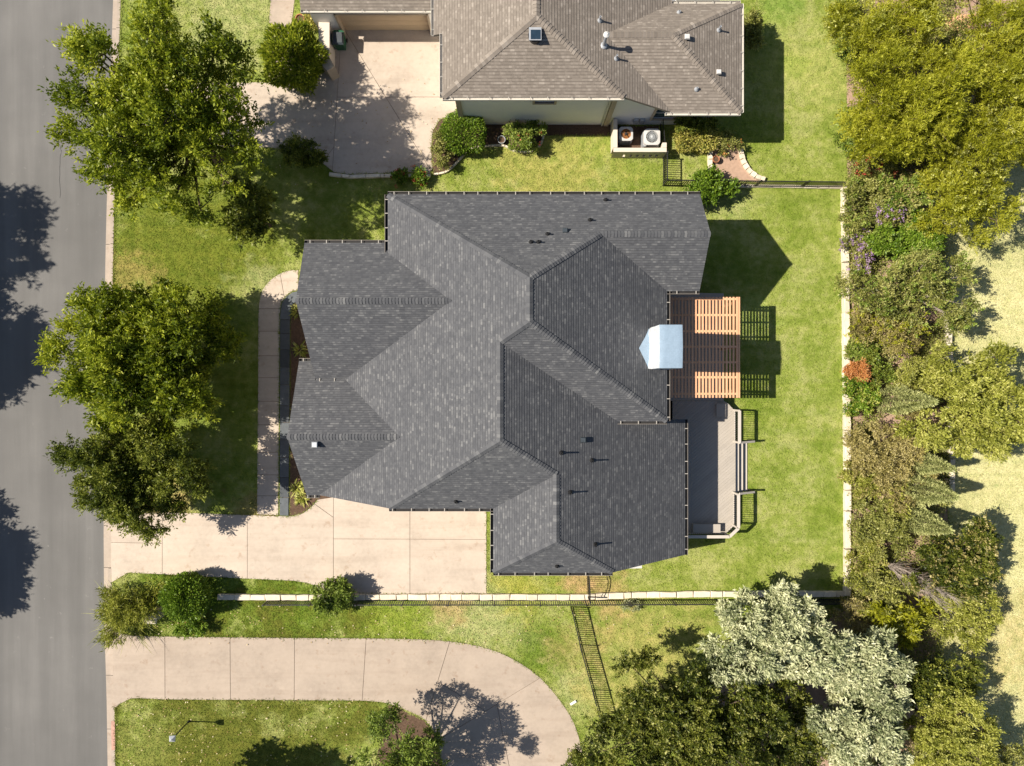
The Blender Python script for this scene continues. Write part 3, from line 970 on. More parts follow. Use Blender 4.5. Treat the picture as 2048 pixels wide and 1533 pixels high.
NN = {k: fnorm(f) for k, f in NF.items()}
NN['E'] = Vector((.3988, 0, 1)).normalized(); NN['W'] = Vector((-.3819, 0, 1)).normalized()
cb = MB(); cb.uv = []
for p, q, a, c in (('SW', 'ap', 'W', 'S'), ('SE', 'ap', 'S', 'E'), ('ap', 'apn', 'W', 'E'), ('v0', 'r1', 'wS', 'wN'), ('wSE', 'r1', 'wS', 'wE'), ('wNE', 'r1', 'wN', 'wE')):
    caps(cb, W_[p], W_[q], NN[a], NN[c], .17, .16)
cb.build('ridge_caps', M['shingle_brown'], nb)['kind'] = 'stuff'
for p, q, o in ((W_['SW'], W_['SE'], (0, -1)), (W_['SW'], W_['Wj'], (-1, 0)), (W_['Wk'], W_['Wn'], (-1, 0)), ((7.7, 13.584, 3.8), W_['wSE'], (0, -1)), (W_['wSE'], W_['wNE'], (1, 0)), (W_['vN'], W_['wNE'], (0, 1)), ((-10.85, 19.16, 3.0), (-3.95, 19.16, 3.0), (0, -1))):
    gutter(nb, p, q, o, light=True, spacing=1.0)


def wall(parent, a, c, top, mat='stucco', thick=.2, holes=(), z0=-.05, name='wall'):
    """wall face from a to c (plan), outer side on the right of a->c; holes = (s0, s1, z0, z1); top(s) -> height"""
    a, c = Vector(a), Vector(c); d = (c - a); L = d.length; d.normalize(); n = Vector((d.y, -d.x))
    cuts_ = sorted({0.0, L} | {h[0] for h in holes} | {h[1] for h in holes} | {L * k / 24 for k in range(25)})
    b = MB()
    for s0, s1 in zip(cuts_[:-1], cuts_[1:]):
        if s1 - s0 < 1e-4: continue
        sm = (s0 + s1) / 2
        hz = [(h[2], h[3]) for h in holes if h[0] - 1e-6 <= sm <= h[1] + 1e-6]
        zt0, zt1 = top(s0), top(s1)
        segs = [(z0, None)] if not hz else [(z0, hz[0][0]), (hz[0][1], None)]
        for za, zb in segs:
            p0 = a + d * s0; p1 = a + d * s1
            q0 = p0 - n * thick; q1 = p1 - n * thick
            ta, tb = (zt0, zt1) if zb is None else (zb, zb)
            if min(ta, tb) <= za + 1e-3: continue
            b.add([(p0.x, p0.y, za), (p1.x, p1.y, za), (p1.x, p1.y, tb), (p0.x, p0.y, ta), (q0.x, q0.y, za), (q1.x, q1.y, za), (q1.x, q1.y, tb), (q0.x, q0.y, ta)],
                  [(0, 1, 2, 3), (5, 4, 7, 6), (3, 2, 6, 7), (0, 4, 5, 1)])
    return b.build(name, M[mat], parent)


def roof_top(a, c, rz, drop=.19, dflt=3.3):
    a, c = Vector(a), Vector(c); d = (c - a).normalized()

    def f(s):
        p = a + d * s
        z = rz(p.x, p.y)
        return (z - drop) if z is not None else dflt
    return f


def window(parent, x0, x1, z0, z1, y, mull=1):
    """south-facing window in a wall at plan y"""
    wroot = MB()
    t = .11
    for p, q in (((x0 - t, z0 - t), (x1 + t, z0)), ((x0 - t, z1), (x1 + t, z1 + t)), ((x0 - t, z0), (x0, z1)), ((x1, z0), (x1 + t, z1))):
        wroot.box(((p[0] + q[0]) / 2, y - .02, (p[1] + q[1]) / 2), (q[0] - p[0], .10, q[1] - p[1]))
    wo_ = wroot.build('window', M['trim'], parent)
    bz = MB()
    for k in range(1, mull + 1):
        zz = z0 + (z1 - z0) * k / (mull + 1)
        bz.box(((x0 + x1) / 2, y + .05, zz), (x1 - x0, .05, .05))
    bz.build('glazing_bar', M['white_metal'], wo_)
    for k in range(mull + 1):
        za = z0 + (z1 - z0) * k / (mull + 1); zb = z0 + (z1 - z0) * (k + 1) / (mull + 1)
        MB().box(((x0 + x1) / 2, y + .07, (za + zb) / 2), (x1 - x0, .012, zb - za)).build('pane', M['glass'], wo_)
    return wo_


ys = 14.35
wall(nb, (-2.83, ys), (5.22, ys), roof_top((-2.83, ys + .02), (5.22, ys + .02), rzN), holes=[(1.16 + 2.83, 2.16 + 2.83, 3.12, 4.05)])
window(nb, 1.16, 2.16, 3.12, 4.05, ys, 0)
wall(nb, (5.22, ys), (9.7, ys), roof_top((5.22, ys + .02), (9.7, ys + .02), rzN), holes=[(7.6 - 5.22, 8.75 - 5.22, .9, 2.35)])
window(nb, 7.6, 8.75, .9, 2.35, ys, 1)
wall(nb, (9.7, ys), (11.0, ys), roof_top((9.7, ys + .02), (11.0, ys + .02), rzN))
wall(nb, (11.0, ys), (11.0, 18.5), lambda s: 3.6)
wall(nb, (11.0, 18.5), (8.3, 18.5), lambda s: 3.6)
wall(nb, (8.3, 18.5), (8.3, 26.0), lambda s: 3.55)
wall(nb, (-2.83, 26.0), (-2.83, ys), lambda s: 4.5)
for x in (-2.83, 5.22):      # tan corner pilasters
    MB().box((x + (.09 if x < 0 else -.02), ys - .035, 2.15), (.26, .12, 4.4)).build('corner_trim', M['trim'], nb)
b = MB(); b.box((4.98, ys - .07, 2.2), (.07, .07, 4.3)); b.build('downpipe', M['white_metal'], nb)
# garage front
yg = 19.34
wall(nb, (-10.6, yg), (-9.28, yg), lambda s: 2.95)
wall(nb, (-4.45, yg), (-2.9, yg), lambda s: 2.95)
b = MB(); b.box((-6.9, yg + .1, 2.62), (4.9, .2, .66)); b.build('garage_header', M['stucco'], nb)
wall(nb, (-10.6, 24), (-10.6, yg), lambda s: 2.95 + max(0, (4.66 - s)) * .0)
gd = empty('garage_door', (-6.87, yg + .25, 0)); setparent(gd, nb)
for k in range(4):
    b = MB(); b.box((-6.87, yg + .27, .265 + k * .535), (4.8, .05, .515))
    for j in range(6):
        b.box((-6.87 - 2.0 + j * .8, yg + .243, .265 + k * .535), (.62, .012, .33))
    b.build('door_panel', M['garage'], gd)
b = MB(); b.box((-9.30, yg + .1, 1.15), (.1, .34, 2.3)); b.box((-4.43, yg + .1, 1.15), (.1, .34, 2.3)); b.box((-6.87, yg + .1, 2.26), (4.9, .34, .08)); b.build('door_trim', M['trim'], nb)
EXCL.append([(-2.83, ys), (11.0, ys), (11.0, 18.5), (8.3, 18.5), (8.3, 26), (-10.6, 26), (-10.6, yg), (-2.83, yg)])
for px, py, h in ((1199, 42, .4), (1232, 118, .4), (1437, 61, .4), (1358, 26, .18), (1393, 179, .2)):
    vent_pipe(nb, px, py, rzN, h, .05, 'grey_metal', 'grey_metal')
box_vent(nb, 1373, 77, rzN, .26, 'white_paint', .16)
box_vent(nb, 1436, 147, rzN, .24, 'white_paint', .16)
# flue with elbow and cap
p = on_roof(1207, 92, rzN)
b = MB(); b.lathe([(.2, -.1), (.17, .05), (.09, .12)], tuple(p), 12)
fl = b.build('flue_pipe', M['grey_metal'], nb)
b = MB(); b.lathe([(.075, 0), (.075, 1.05)], tuple(p), 12); b.build('pipe', M['grey_metal'], fl)
b = MB(); b.lathe([(.1, 1.0), (.15, 1.04), (.15, 1.12), (.05, 1.2)], tuple(p), 14); b.build('pipe_cap', M['white_paint'], fl)
# square solar attic fan
p = on_roof(1070, 74, rzN)
b = MB(); b.lathe([(.30, -.25), (.30, .12), (.33, .14)], tuple(p), 18)
sf = b.build('solar_fan', M['black_pipe'], nb)
b = MB(); b.box((p.x, p.y, p.z + .27), (.58, .60, .05)); b.build('panel_frame', M['grey_metal'], sf)
b = MB(); b.box((p.x + .02, p.y - .04, p.z + .30), (.46, .44, .02)); b.build('solar_panel', M['panel'], sf)

# openings in the garden and driveway walls of the charcoal-roofed house, mostly hidden under its eaves
hd = empty('garage_door', (-3.35, -5.6, 0)); setparent(hd, house)
for k in range(4):
    b = MB(); b.box((-3.35, -5.62, .285 + k * .535), (3.2, .05, .515)); b.build('door_panel', M['garage'], hd)
for x0 in (.4, 2.6):
    window(house, x0, x0 + 1.2, .95, 2.3, -8.76, 1)

# ------------------------------------------------------------------ pergola
PZ = 3.32
pg = empty('pergola', tuple(g(1410, 694)), 'cedar pergola with slatted top over the upper deck', 'pergola')
px0, px1 = g(1338, 0, PZ).x, g(1480, 0, PZ).x
py0, py1 = g(0, 594.5, PZ).y, g(0, 796, PZ).y
n = 20
sm = MB(); sm.box((0, 0, 0), (.092, py0 - py1, .045)); sm = sm.mesh('slat', M['cedar'])
for i in range(n):
    x = g(1344 + i * 6.83, 0, PZ).x
    link(bpy.data.objects.new('slat', sm), pg, (x, (py0 + py1) / 2, PZ + R.uniform(-.004, .004)), (0, 0, R.uniform(-.002, .002)))
rm = MB(); rm.box((0, 0, 0), (px1 - px0 - .02, .105, .14)); rm = rm.mesh('rafter', M['cedar'])
for y in (599, 631, 663, 694, 725, 755, 788):
    link(bpy.data.objects.new('rafter', rm), pg, ((px0 + px1) / 2, g(0, y, PZ - .1).y, PZ - .058))
bm_ = MB(); bm_.box((0, 0, 0), (.075, py0 - py1, .2)); bm_ = bm_.mesh('beam', M['cedar'])
for dx in (-.14, -.045):
    link(bpy.data.objects.new('beam', bm_), pg, (px1 + dx, (py0 + py1) / 2, PZ + .03 - .1 + (.004 if dx < -.1 else 0)))
link(bpy.data.objects.new('beam', bm_), pg, (px0 + .02, (py0 + py1) / 2, PZ - .27))
po = MB(); po.box((0, 0, 0), (.14, .14, PZ - .17)); po = po.mesh('post', M['cedar'])
for y in (605, 694, 783):
    link(bpy.data.objects.new('post', po), pg, (px1 - .2, g(0, y, PZ).y, (PZ - .17) / 2 - .01))

# ------------------------------------------------------------------ deck
DZ = .65
dk = empty('deck', tuple(g(1425, 900)), 'raised grey board deck with railing and steps behind the house', 'deck')


def boards(poly, ang, wd=.14, z=DZ, parent=dk, mat='deck', gap=.006):
    c, s_ = math.cos(ang), math.sin(ang)
    nx, ny = -s_, c
    ds = [nx * p[0] + ny * p[1] for p in poly]
    d = min(ds)
    while d < max(ds):
        q = clean(clip(clip(poly, nx, ny, d + gap / 2), -nx, -ny, -(d + wd - gap / 2)), 1e-3)
        if len(q) > 2 and abs(area(q)) > .003:
            MB().prism(ccw(q), z - .03, z + R.uniform(-.002, .001)).build('deck_board', M[mat], parent)
        d += wd


up = [tuple(g(x, y, DZ))[:2] for x, y in ((1318, 585), (1447, 588), (1447, 802), (1318, 802))]
lo = [tuple(g(x, y, DZ))[:2] for x, y in ((1345, 802.5), (1447, 802.5), (1456, 808), (1471, 824), (1471, 1048), (1452, 1067), (1345, 1067))]
boards(up, math.radians(0.0)); boards(lo, math.radians(40))
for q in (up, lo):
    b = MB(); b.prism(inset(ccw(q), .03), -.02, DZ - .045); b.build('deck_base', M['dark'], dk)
    EXCL.append(q)
fa = MB()
ed = lo[1:6] + [lo[6]]
for a, c in zip(ed[:-1], ed[1:]): fa.bar((a[0], a[1], DZ - .12), (c[0], c[1], DZ - .12), .035, .2)
for a, c in zip(up[:3], up[1:3]): fa.bar((a[0], a[1], DZ - .12), (c[0], c[1], DZ - .12), .035, .2)
fa.build('fascia', M['rail'], dk)
# steps
ya, yb = g(0, 887, .4).y, g(0, 985, .4).y
for k, (x0, x1, z) in enumerate(((12.20, 12.47, .44), (12.49, 12.76, .23), (12.78, 13.04, .06))):
    b = MB(); b.box(((x0 + x1) / 2, (ya + yb) / 2, z - .02), (x1 - x0, ya - yb, .04)); b.build('step_tread', M['rail'], dk)
    b = MB(); b.box((x0 + .02, (ya + yb) / 2, z + .085), (.02, ya - yb - .02, .16)); b.build('step_riser', M['bronze'], dk)
RZ = DZ + .93


def rail_run(pts, zt=RZ, zb=DZ, gates=None):
    b = MB()
    for a, c in zip(pts[:-1], pts[1:]):
        b.bar((a[0], a[1], zt), (c[0], c[1], zt), .16, .04)
    b.build('cap_rail', M['rail'], dk)
    b = MB()
    for a, c in zip(pts[:-1], pts[1:]):
        b.bar((a[0], a[1], zb + .1), (c[0], c[1], zb + .1), .05, .05)
        b.bar((a[0], a[1], zt - .07), (c[0], c[1], zt - .07), .05, .05)
    b.build('lower_rail', M['rail'], dk)
    for p in pts:
        MB().box((p[0], p[1], (zt + zb) / 2 - .1), (.1, .1, zt - zb + .1)).build('rail_post', M['rail'], dk)
    bal = MB(); bal.box((0, 0, 0), (.022, .022, zt - zb - .15)); bal = bal.mesh('baluster', M['black_iron'])
    for a, c in zip(pts[:-1], pts[1:]):
        a, c = Vector(a), Vector(c); L = (c - a).length; k = int(L / .115)
        for i in range(1, k):
            t = a + (c - a) * i / k
            link(bpy.data.objects.new('baluster', bal), dk, (t.x, t.y, (zt + zb) / 2))


rail_run([tuple(g(x, y, RZ))[:2] for x, y in ((1457, 808), (1479, 822), (1479, 886))][1:])
rail_run([tuple(g(x, y, RZ))[:2] for x, y in ((1477, 990), (1477, 1057), (1459, 1074), (1372, 1074))])
for y, e in ((886, 0), (988, 1)):
    a = g(1479, y, RZ); z1 = .62
    c = Vector((13.15, a.y + (.02 if e == 0 else 0), z1 + .35))
    b = MB(); b.bar(a, c, .11, .045); b.build('stair_handrail', M['rail'], dk)
    b = MB(); b.box((c.x - .05, c.y, c.z / 2), (.08, .08, c.z)); b.build('stair_post', M['black_iron'], dk)
    bal = MB()
    for i in range(1, 8):
        t = a + (c - a) * i / 8; bal.box((t.x, t.y, t.z - .42), (.022, .022, .8))
    bal.build('stair_balusters', M['black_iron'], dk)


def bench_box(name, label, cat, px, z, h, mat):
    q = [tuple(g(x, y, z + h))[:2] for x, y in px]
    e = empty(name, (sum(p[0] for p in q) / 4, sum(p[1] for p in q) / 4, z), label, cat)
    MB().prism(inset(ccw(q), .03), z, z + h - .04).build('body', M[mat], e)
    MB().prism(ccw(q), z + h - .04, z + h).build('lid', M[mat], e)


bench_box('storage_box', 'square grey storage box at the deck corner beside the pergola', 'box', ((1433, 807), (1452, 808), (1452, 834), (1433, 834)), DZ, .16, 'deck')
bench_box('bench', 'long low grey bench along the bottom railing of the deck', 'bench', ((1386, 1049), (1441, 1049), (1441, 1066), (1386, 1066)), DZ, .42, 'deck')

# ------------------------------------------------------------------ fences
def fence(name, label, px, h=1.1, post_every=2.4, mat='black_iron', spacing=.115, cat='fence'):
    pts = [g(*p) for p in px]
    e = empty(name, tuple(pts[0]), label, cat)
    pk = MB(); pk.box((0, 0, 0), (.036, .036, h - .04)); pk = pk.mesh('picket', M[mat])
    pm = MB(); pm.box((0, 0, 0), (.065, .065, h + .08)); pm.box((0, 0, h / 2 + .05), (.085, .085, .03)); pm = pm.mesh('post', M[mat])
    for a, c in zip(pts[:-1], pts[1:]):
        L = (c - a).length; k = max(1, round(L / post_every))
        for i in range(k):
            p, q = a + (c - a) * i / k, a + (c - a) * (i + 1) / k
            b = MB()
            b.bar(p + Vector((0, 0, h - .06)), q + Vector((0, 0, h - .06)), .05, .05)
            b.build('rail', M[mat], e)
            b = MB(); b.bar(p + Vector((0, 0, .12)), q + Vector((0, 0, .12)), .035, .035); b.build('rail', M[mat], e)
            link(bpy.data.objects.new('post', pm), e, (p.x, p.y, h / 2 - .02))
            m_ = int((q - p).length / spacing)
            for j in range(1, m_):
                t = p + (q - p) * j / m_
                link(bpy.data.objects.new('picket', pk), e, (t.x, t.y, h / 2))
        link(bpy.data.objects.new('post', pm), e, (c.x, c.y, h / 2 - .02))
    return e


fence('iron_fence', 'long black iron picket fence along the bottom stone wall', [(538, 1200), (1170, 1200), (1690, 1198)], 1.0, spacing=.118)
fence('iron_fence', 'black iron picket fence slanting down beside the curved driveway', [(1142, 1214), (1160, 1290), (1185, 1380), (1205, 1456)], 1.1)
fence('iron_fence', 'black iron picket fence between the back garden and neighbour yard', [(1326, 372), (1508, 374), (1694, 376)], 1.17)
fence('iron_fence', 'short black iron fence beside the pale air-conditioner enclosure', [(1326, 318), (1326, 371)], 1.17)
# arched gate
gt = empty('garden_gate', tuple(g(1176, 1180)), 'small black arched gate between the house corner and stone wall', 'gate')
ga, gc = g(1173, 1134), g(1176, 1192)
b = MB()
arch = []
for k in range(11):
    t = k / 10
    q = ga + (gc - ga) * t
    arch.append((q.x, q.y, 1.15 + .28 * math.sin(math.pi * t)))
b.tube(arch, [.024] * 11, 5)
low = [(x, y, z - .16) for x, y, z in arch]; b.tube(low, [.018] * 11, 5)
b.bar(ga + Vector((0, 0, .1)), gc + Vector((0, 0, .1)), .035, .035)
b.build('frame', M['black_iron'], gt)
for q in (ga, gc): MB().box((q.x, q.y, .65), (.08, .08, 1.34)).build('post', M['black_iron'], gt)
for k in range(1, 14):
    t = k / 14; q = ga + (gc - ga) * t; zt = 1.15 + .28 * math.sin(math.pi * t)
    MB().box((q.x, q.y, zt / 2 + .05), (.02, .02, zt - .1)).build('picket', M['black_iron'], gt)

# ------------------------------------------------------------------ stone walls
rs = random.Random(11)
stone_me = []
for k in range(7):
    b = MB()
    vs = []
    for z in (-.5, .36, .5):
        sh = 1.0 if z < .4 else .88
        for x, y in ((-.5, -.5), (-.1, -.52), (.5, -.5), (.5, .5), (.05, .53), (-.5, .5)):
            vs.append((x * sh + rs.uniform(-.03, .03), y * sh + rs.uniform(-.05, .05), z + rs.uniform(-.04, .04)))
    fs = [(12, 13, 14, 15, 16, 17), (5, 4, 3, 2, 1, 0)]
    for r_ in (0, 6):
        for i in range(6): fs.append((r_ + i, r_ + (i + 1) % 6, r_ + 6 + (i + 1) % 6, r_ + 6 + i))
    b.add(vs, fs); stone_me.append(b.mesh('stone', M['limestone']))


def stone_wall(name, label, px, wd, h, ln, gaps=()):
    pts = [g(*p) for p in px]
    e = empty(name, tuple(pts[0]), label, 'wall')
    for a, c in zip(pts[:-1], pts[1:]):
        L = (c - a).length; ang = math.atan2((c - a).y, (c - a).x); s_ = 0
        while s_ < L - .05:
            l = min(ln * rs.uniform(.7, 1.35), L - s_)
            if L - s_ - l < ln * .3: l = L - s_
            t = a + (c - a) * ((s_ + l / 2) / L)
            hh = h * rs.uniform(.92, 1.06)
            link(bpy.data.objects.new('stone', rs.choice(stone_me)), e, (t.x, t.y, hh / 2 - .03), (0, 0, ang + rs.uniform(-.012, .012) + (math.pi if rs.random() < .5 else 0)), (l - .015, wd * rs.uniform(.93, 1.07), hh + .06))
            s_ += l
    return e


stone_wall('stone_wall', 'long low cream limestone wall along the iron fence at the bottom', [(437, 1193), (620, 1194), (700, 1193), (1170, 1193), (1262, 1189), (1420, 1187), (1686, 1187)], .31, .22, .78)
stone_wall('stone_wall', 'straight pale limestone wall down the right side of back garden', [(1686, 376), (1688, 560), (1690, 760), (1692, 980), (1691, 1190)], .30, .34, .95)
stone_wall('stone_wall', 'cream limestone kerb stones under the fence behind the gravel patch', [(1470, 373), (1560, 374), (1684, 376)], .16, .16, .6)
stone_wall('garden_edging', 'curved pale limestone edge around the pink gravel patch', smooth([(1474, 284), (1480, 300), (1484, 320), (1494, 339), (1510, 354), (1528, 361)], 2), .24, .22, .4)
stone_wall('garden_edging', 'straight white limestone edge left of the pink gravel patch', [(1419, 302), (1418, 358)], .22, .3, .55)
stone_wall('garden_edging', 'thin pale stone edge curving round the neighbour flower bed', smooth([(868, 350), (890, 346), (906, 335), (926, 313), (946, 298), (980, 293), (1010, 293), (1023, 301), (1040, 305), (1062, 304), (1081, 291), (1087, 272)], 2), .11, .14, .4)
stone_wall('garden_edging', 'low stone edge at the foot of the neighbour driveway', [(660, 350), (700, 355), (770, 353), (862, 353)], .18, .2, .7)
stone_wall('stone_wall', 'low grey stone wall half buried in the hedgerow', [(1888, 620), (1889, 705), (1892, 830), (1894, 985)], .26, .55, .7)

# ------------------------------------------------------------------ neighbour's enclosure, units, bin, wall
en = empty('equipment_enclosure', tuple(g(1275, 300)), 'low white stucco enclosure around two air-conditioner units', 'enclosure')
EH = 1.05
wall(en, (5.48, 14.3), (5.48, 12.73), lambda s: EH + .004, 'cream_stucco', .22)
slots = [(x, x + .13, .22, .56) for x in (.62, .98, 1.34, 1.70, 2.06, 2.4)]
wall(en, (5.48, 12.5), (8.36, 12.5), lambda s: EH, 'cream_stucco', .22, slots)
wall(en, (8.36, 12.73), (8.36, 13.0), lambda s: EH + .004, 'cream_stucco', .22)
b = MB(); b.bar((8.3, 12.98, .95), (8.2, 14.3, .95), .03, .04); b.bar((8.3, 12.98, .2), (8.2, 14.3, .2), .03, .04)
for k in range(12):
    t = k / 11; b.box((8.3 - .1 * t, 12.98 + 1.32 * t, .5), (.02, .02, .95))
b.build('enclosure_gate', M['black_iron'], en)
sheet('enclosure_floor', [(5.7, 12.72), (8.15, 12.72), (8.15, 14.3), (5.7, 14.3)], .02, M['mulch'], parent=en)
EXCL.append([(5.48, 12.5), (8.36, 12.5), (8.36, 14.3), (5.48, 14.3)])


def ac_unit(label, px, py, s, h, rusty):
    p = g(px, py, h)
    e = empty('air_conditioner', (p.x, p.y, 0), label, 'air conditioner', 'air conditioners in the white enclosure')
    b = MB(); a = s / 2
    b.prism(ccw([(p.x + dx * a, p.y + dy * a) for dx, dy in ((-1, -.85), (-.85, -1), (.85, -1), (1, -.85), (1, .85), (.85, 1), (-.85, 1), (-1, .85))]), .02, h - .25)
    b.build('casing', M['grey_metal'], e)
    # top frame with round opening
    n = 32; b = MB(); r = s * .37
    sq = []
    for k in range(n):
        t = 2 * math.pi * k / n; cc, ss = math.cos(t), math.sin(t); m_ = max(abs(cc), abs(ss)); q = min(a / m_, a * 1.22)
        sq.append((p.x + cc * q, p.y + ss * q))
    ci = [(p.x + r * math.cos(2 * math.pi * k / n), p.y + r * math.sin(2 * math.pi * k / n)) for k in range(n)]
    vs = [(x, y, h) for x, y in sq] + [(x, y, h + .015) for x, y in ci] + [(x, y, h - .22) for x, y in ci] + [(x, y, h - .27) for x, y in sq]
    fs = []
    for k in range(n):
        j = (k + 1) % n
        fs += [(k, j, n + j, n + k), (n + k, n + j, 2 * n + j, 2 * n + k), (3 * n + k, 3 * n + j, j, k)]
    b.add(vs, fs); b.build('top_frame', M['white_paint'], e)
    b = MB(); b.add([(x, y, h - (.05 if rusty else .2)) for x, y in ci], [tuple(range(n))]); b.build('fan_well', M['rust' if rusty else 'black_pipe'], e)
    b = MB()
    b.lathe([(.07, h - .02), (.07, h + .04), (.04, h + .05)], (p.x, p.y, 0), 12)
    for k in range(5 if rusty else 22):
        t = 2 * math.pi * k / (5 if rusty else 22) + .2
        b.bar((p.x + .05 * math.cos(t), p.y + .05 * math.sin(t), h + .012), (p.x + r * math.cos(t + .1), p.y + r * math.sin(t + .1), h + .012), .016, .012)
    for q in (.45, .75):
        ring = [(p.x + r * q * math.cos(2 * math.pi * k / 24), p.y + r * q * math.sin(2 * math.pi * k / 24), h + .014) for k in range(25)]
        b.tube(ring, [.007] * 25, 4)
    b.build('fan_grille', M['bronze' if rusty else 'grille'], e)


ac_unit('smaller square unit filled with rusty brown leaves inside the enclosure', 1252, 268, .76, .72, True)
ac_unit('larger square unit with pale round fan grille inside the enclosure', 1304, 274, .88, .95, False)
# meter boxes on the wall behind
mb = empty('meter_boxes', (6.9, ys - .1, .5), 'pair of grey wall boxes above the air-conditioner units', 'electrical box')
for x in (6.75, 7.08):
    MB().box((x, ys - .08, .75), (.26, .14, .42)).build('box', M['grey_metal'], mb)
# low wall by the garage
lw = empty('low_wall', (-10.05, 18.5, 0), 'low cream stucco wall ending in an angled pillar beside the garage', 'wall')
MB().prism(ccw([(-10.3, 19.33), (-9.83, 19.33), (-9.83, 17.55), (-10.3, 17.55)]), -.02, 1.35).build('wall_panel', M['cream_stucco'], lw)
MB().prism(ccw([(-10.32, 17.54), (-9.83, 17.54), (-9.55, 17.0), (-9.95, 16.78), (-10.34, 17.2)]), -.02, 1.28).build('end_pillar', M['trim'], lw)
MB().prism(ccw([(-10.36, 19.33), (-9.78, 19.33), (-9.78, 17.5), (-10.36, 17.5)]), 1.35, 1.42).build('coping', M['cream_stucco'], lw)
bn = empty('wheelie_bin', (-9.42, 18.72, 0), 'green wheeled rubbish bin with dark lid behind the low wall', 'bin')
b = MB()
b.add([(-9.66, 18.45, .06), (-9.2, 18.45, .06), (-9.2, 18.95, .06), (-9.66, 18.95, .06), (-9.74, 18.34, .98), (-9.12, 18.34, .98), (-9.12, 19.08, .98), (-9.74, 19.08, .98)], [(3, 2, 1, 0), (4, 5, 6, 7), (0, 1, 5, 4), (1, 2, 6, 5), (2, 3, 7, 6), (3, 0, 4, 7)])
b.build('body', M['bin_green'], bn)
b = MB()
b.add([(-9.77, 18.33, .98), (-9.12, 18.33, .98), (-9.12, 19.0, .98), (-9.77, 19.0, .98), (-9.70, 18.42, 1.06), (-9.2, 18.42, 1.06), (-9.2, 18.95, 1.11), (-9.70, 18.95, 1.11)], [(3, 2, 1, 0), (4, 5, 6, 7), (0, 1, 5, 4), (1, 2, 6, 5), (2, 3, 7, 6), (3, 0, 4, 7)])
b.build('lid', M['bin_lid'], bn)
b = MB(); b.tube([(-9.68, 19.1, .98), (-9.18, 19.1, .98)], [.022, .022], 8); b.build('handle', M['bin_green'], bn)
for x in (-9.7, -9.16):
    b = MB(); b.tube([(x, 18.98, .11), (x + .05, 18.98, .11)], [.11, .11], 14); b.build('wheel', M['black_pipe'], bn)

# ------------------------------------------------------------------ lamp post, pillar, pots, small things
lp = g(378, 1443)
la = empty('lamp_post', tuple(lp), 'black garden lamp post with square glass lantern on the bottom lawn', 'lamp post')
MB().lathe([(.07, -.05), (.07, .08), (.035, .12), (.032, 1.65), (.05, 1.68)], tuple(lp), 12).build('post', M['black_iron'], la)
b = MB(); h_ = 1.68
b.add([(lp.x + dx * r, lp.y + dy * r, h_ + z) for r, z in ((.07, 0), (.13, .27)) for dx, dy in ((-1, -1), (1, -1), (1, 1), (-1, 1))], [(3, 2, 1, 0), (0, 1, 5, 4), (1, 2, 6, 5), (2, 3, 7, 6), (3, 0, 4, 7), (4, 5, 6, 7)])
b.build('lantern_glass', M['lamp_glass'], la)
b = MB()
b.add([(lp.x + dx * .16, lp.y + dy * .16, h_ + .27) for dx, dy in ((-1, -1), (1, -1), (1, 1), (-1, 1))] + [(lp.x, lp.y, h_ + .40)], [(3, 2, 1, 0), (0, 1, 4), (1, 2, 4), (2, 3, 4), (3, 0, 4)])
b.build('lantern_cap', M['grey_metal'], la)
pl = g(322, 1222)
pi_ = empty('mailbox_pillar', tuple(pl), 'pale stone mailbox pillar between the two roadside bushes', 'pillar')
MB().box((pl.x, pl.y, .55), (.5, .5, 1.1)).build('shaft', M['limestone'], pi_)
b = MB(); b.add([(pl.x + dx * .34, pl.y + dy * .34, z) for z in (1.1, 1.16) for dx, dy in ((-1, -1), (1, -1), (1, 1), (-1, 1))] + [(pl.x, pl.y, 1.38)], [(3, 2, 1, 0), (0, 1, 5, 4), (1, 2, 6, 5), (2, 3, 7, 6), (3, 0, 4, 7), (4, 5, 8), (5, 6, 8), (6, 7, 8), (7, 4, 8)])
b.build('pyramid_cap', M['limestone'], pi_)


def pot(label, px, py, r, h, mat='terracotta', fill='mulch'):
    p = g(px, py, h)
    e = empty('flower_pot', (p.x, p.y, 0), label, 'pot')
    MB().lathe([(r * .65, .0), (r, h), (r, h + .03), (r * .86, h + .03), (r * .8, h - .06)], (p.x, p.y, .02), 20).build('pot_body', M[mat], e)
    MB().lathe([(r * .84, h - .04), (.01, h - .03)], (p.x, p.y, .02), 16).build('soil', M[fill], e)


pot('round pot with pale rim in the dark flower bed', 1003, 280, .22, .3, 'grey_metal')
pot('round terracotta pot on the pink gravel patch', 1432, 319, .19, .3)
pot('wide terracotta pot beside the path near the garage', 600, 38, .26, .35)
p = g(1146, 1405)
b = MB(); b.box((p.x, p.y, .075), (.36, .13, .02), .55)
tag(b.build('paper_sheet', M['paper'], None), 'small white slip of paper on grass by curved driveway', 'paper')
# garden seat in the flower bed
p = g(908, 303, .4)
e = empty('garden_chair', (p.x, p.y, 0), 'small grey metal garden chair at the flower bed corner', 'chair')
MB().box((p.x, p.y, .36), (.36, .36, .03), .6).build('seat', M['grey_metal'], e)
b = MB(); b.box((p.x - .14, p.y + .1, .58), (.04, .34, .4), .6); b.build('backrest', M['grey_metal'], e)
for dx, dy in ((-.15, -.13), (.13, -.15), (.15, .13), (-.13, .15)):
    MB().box((p.x + dx, p.y + dy, .18), (.03, .03, .36)).build('leg', M['grey_metal'], e)
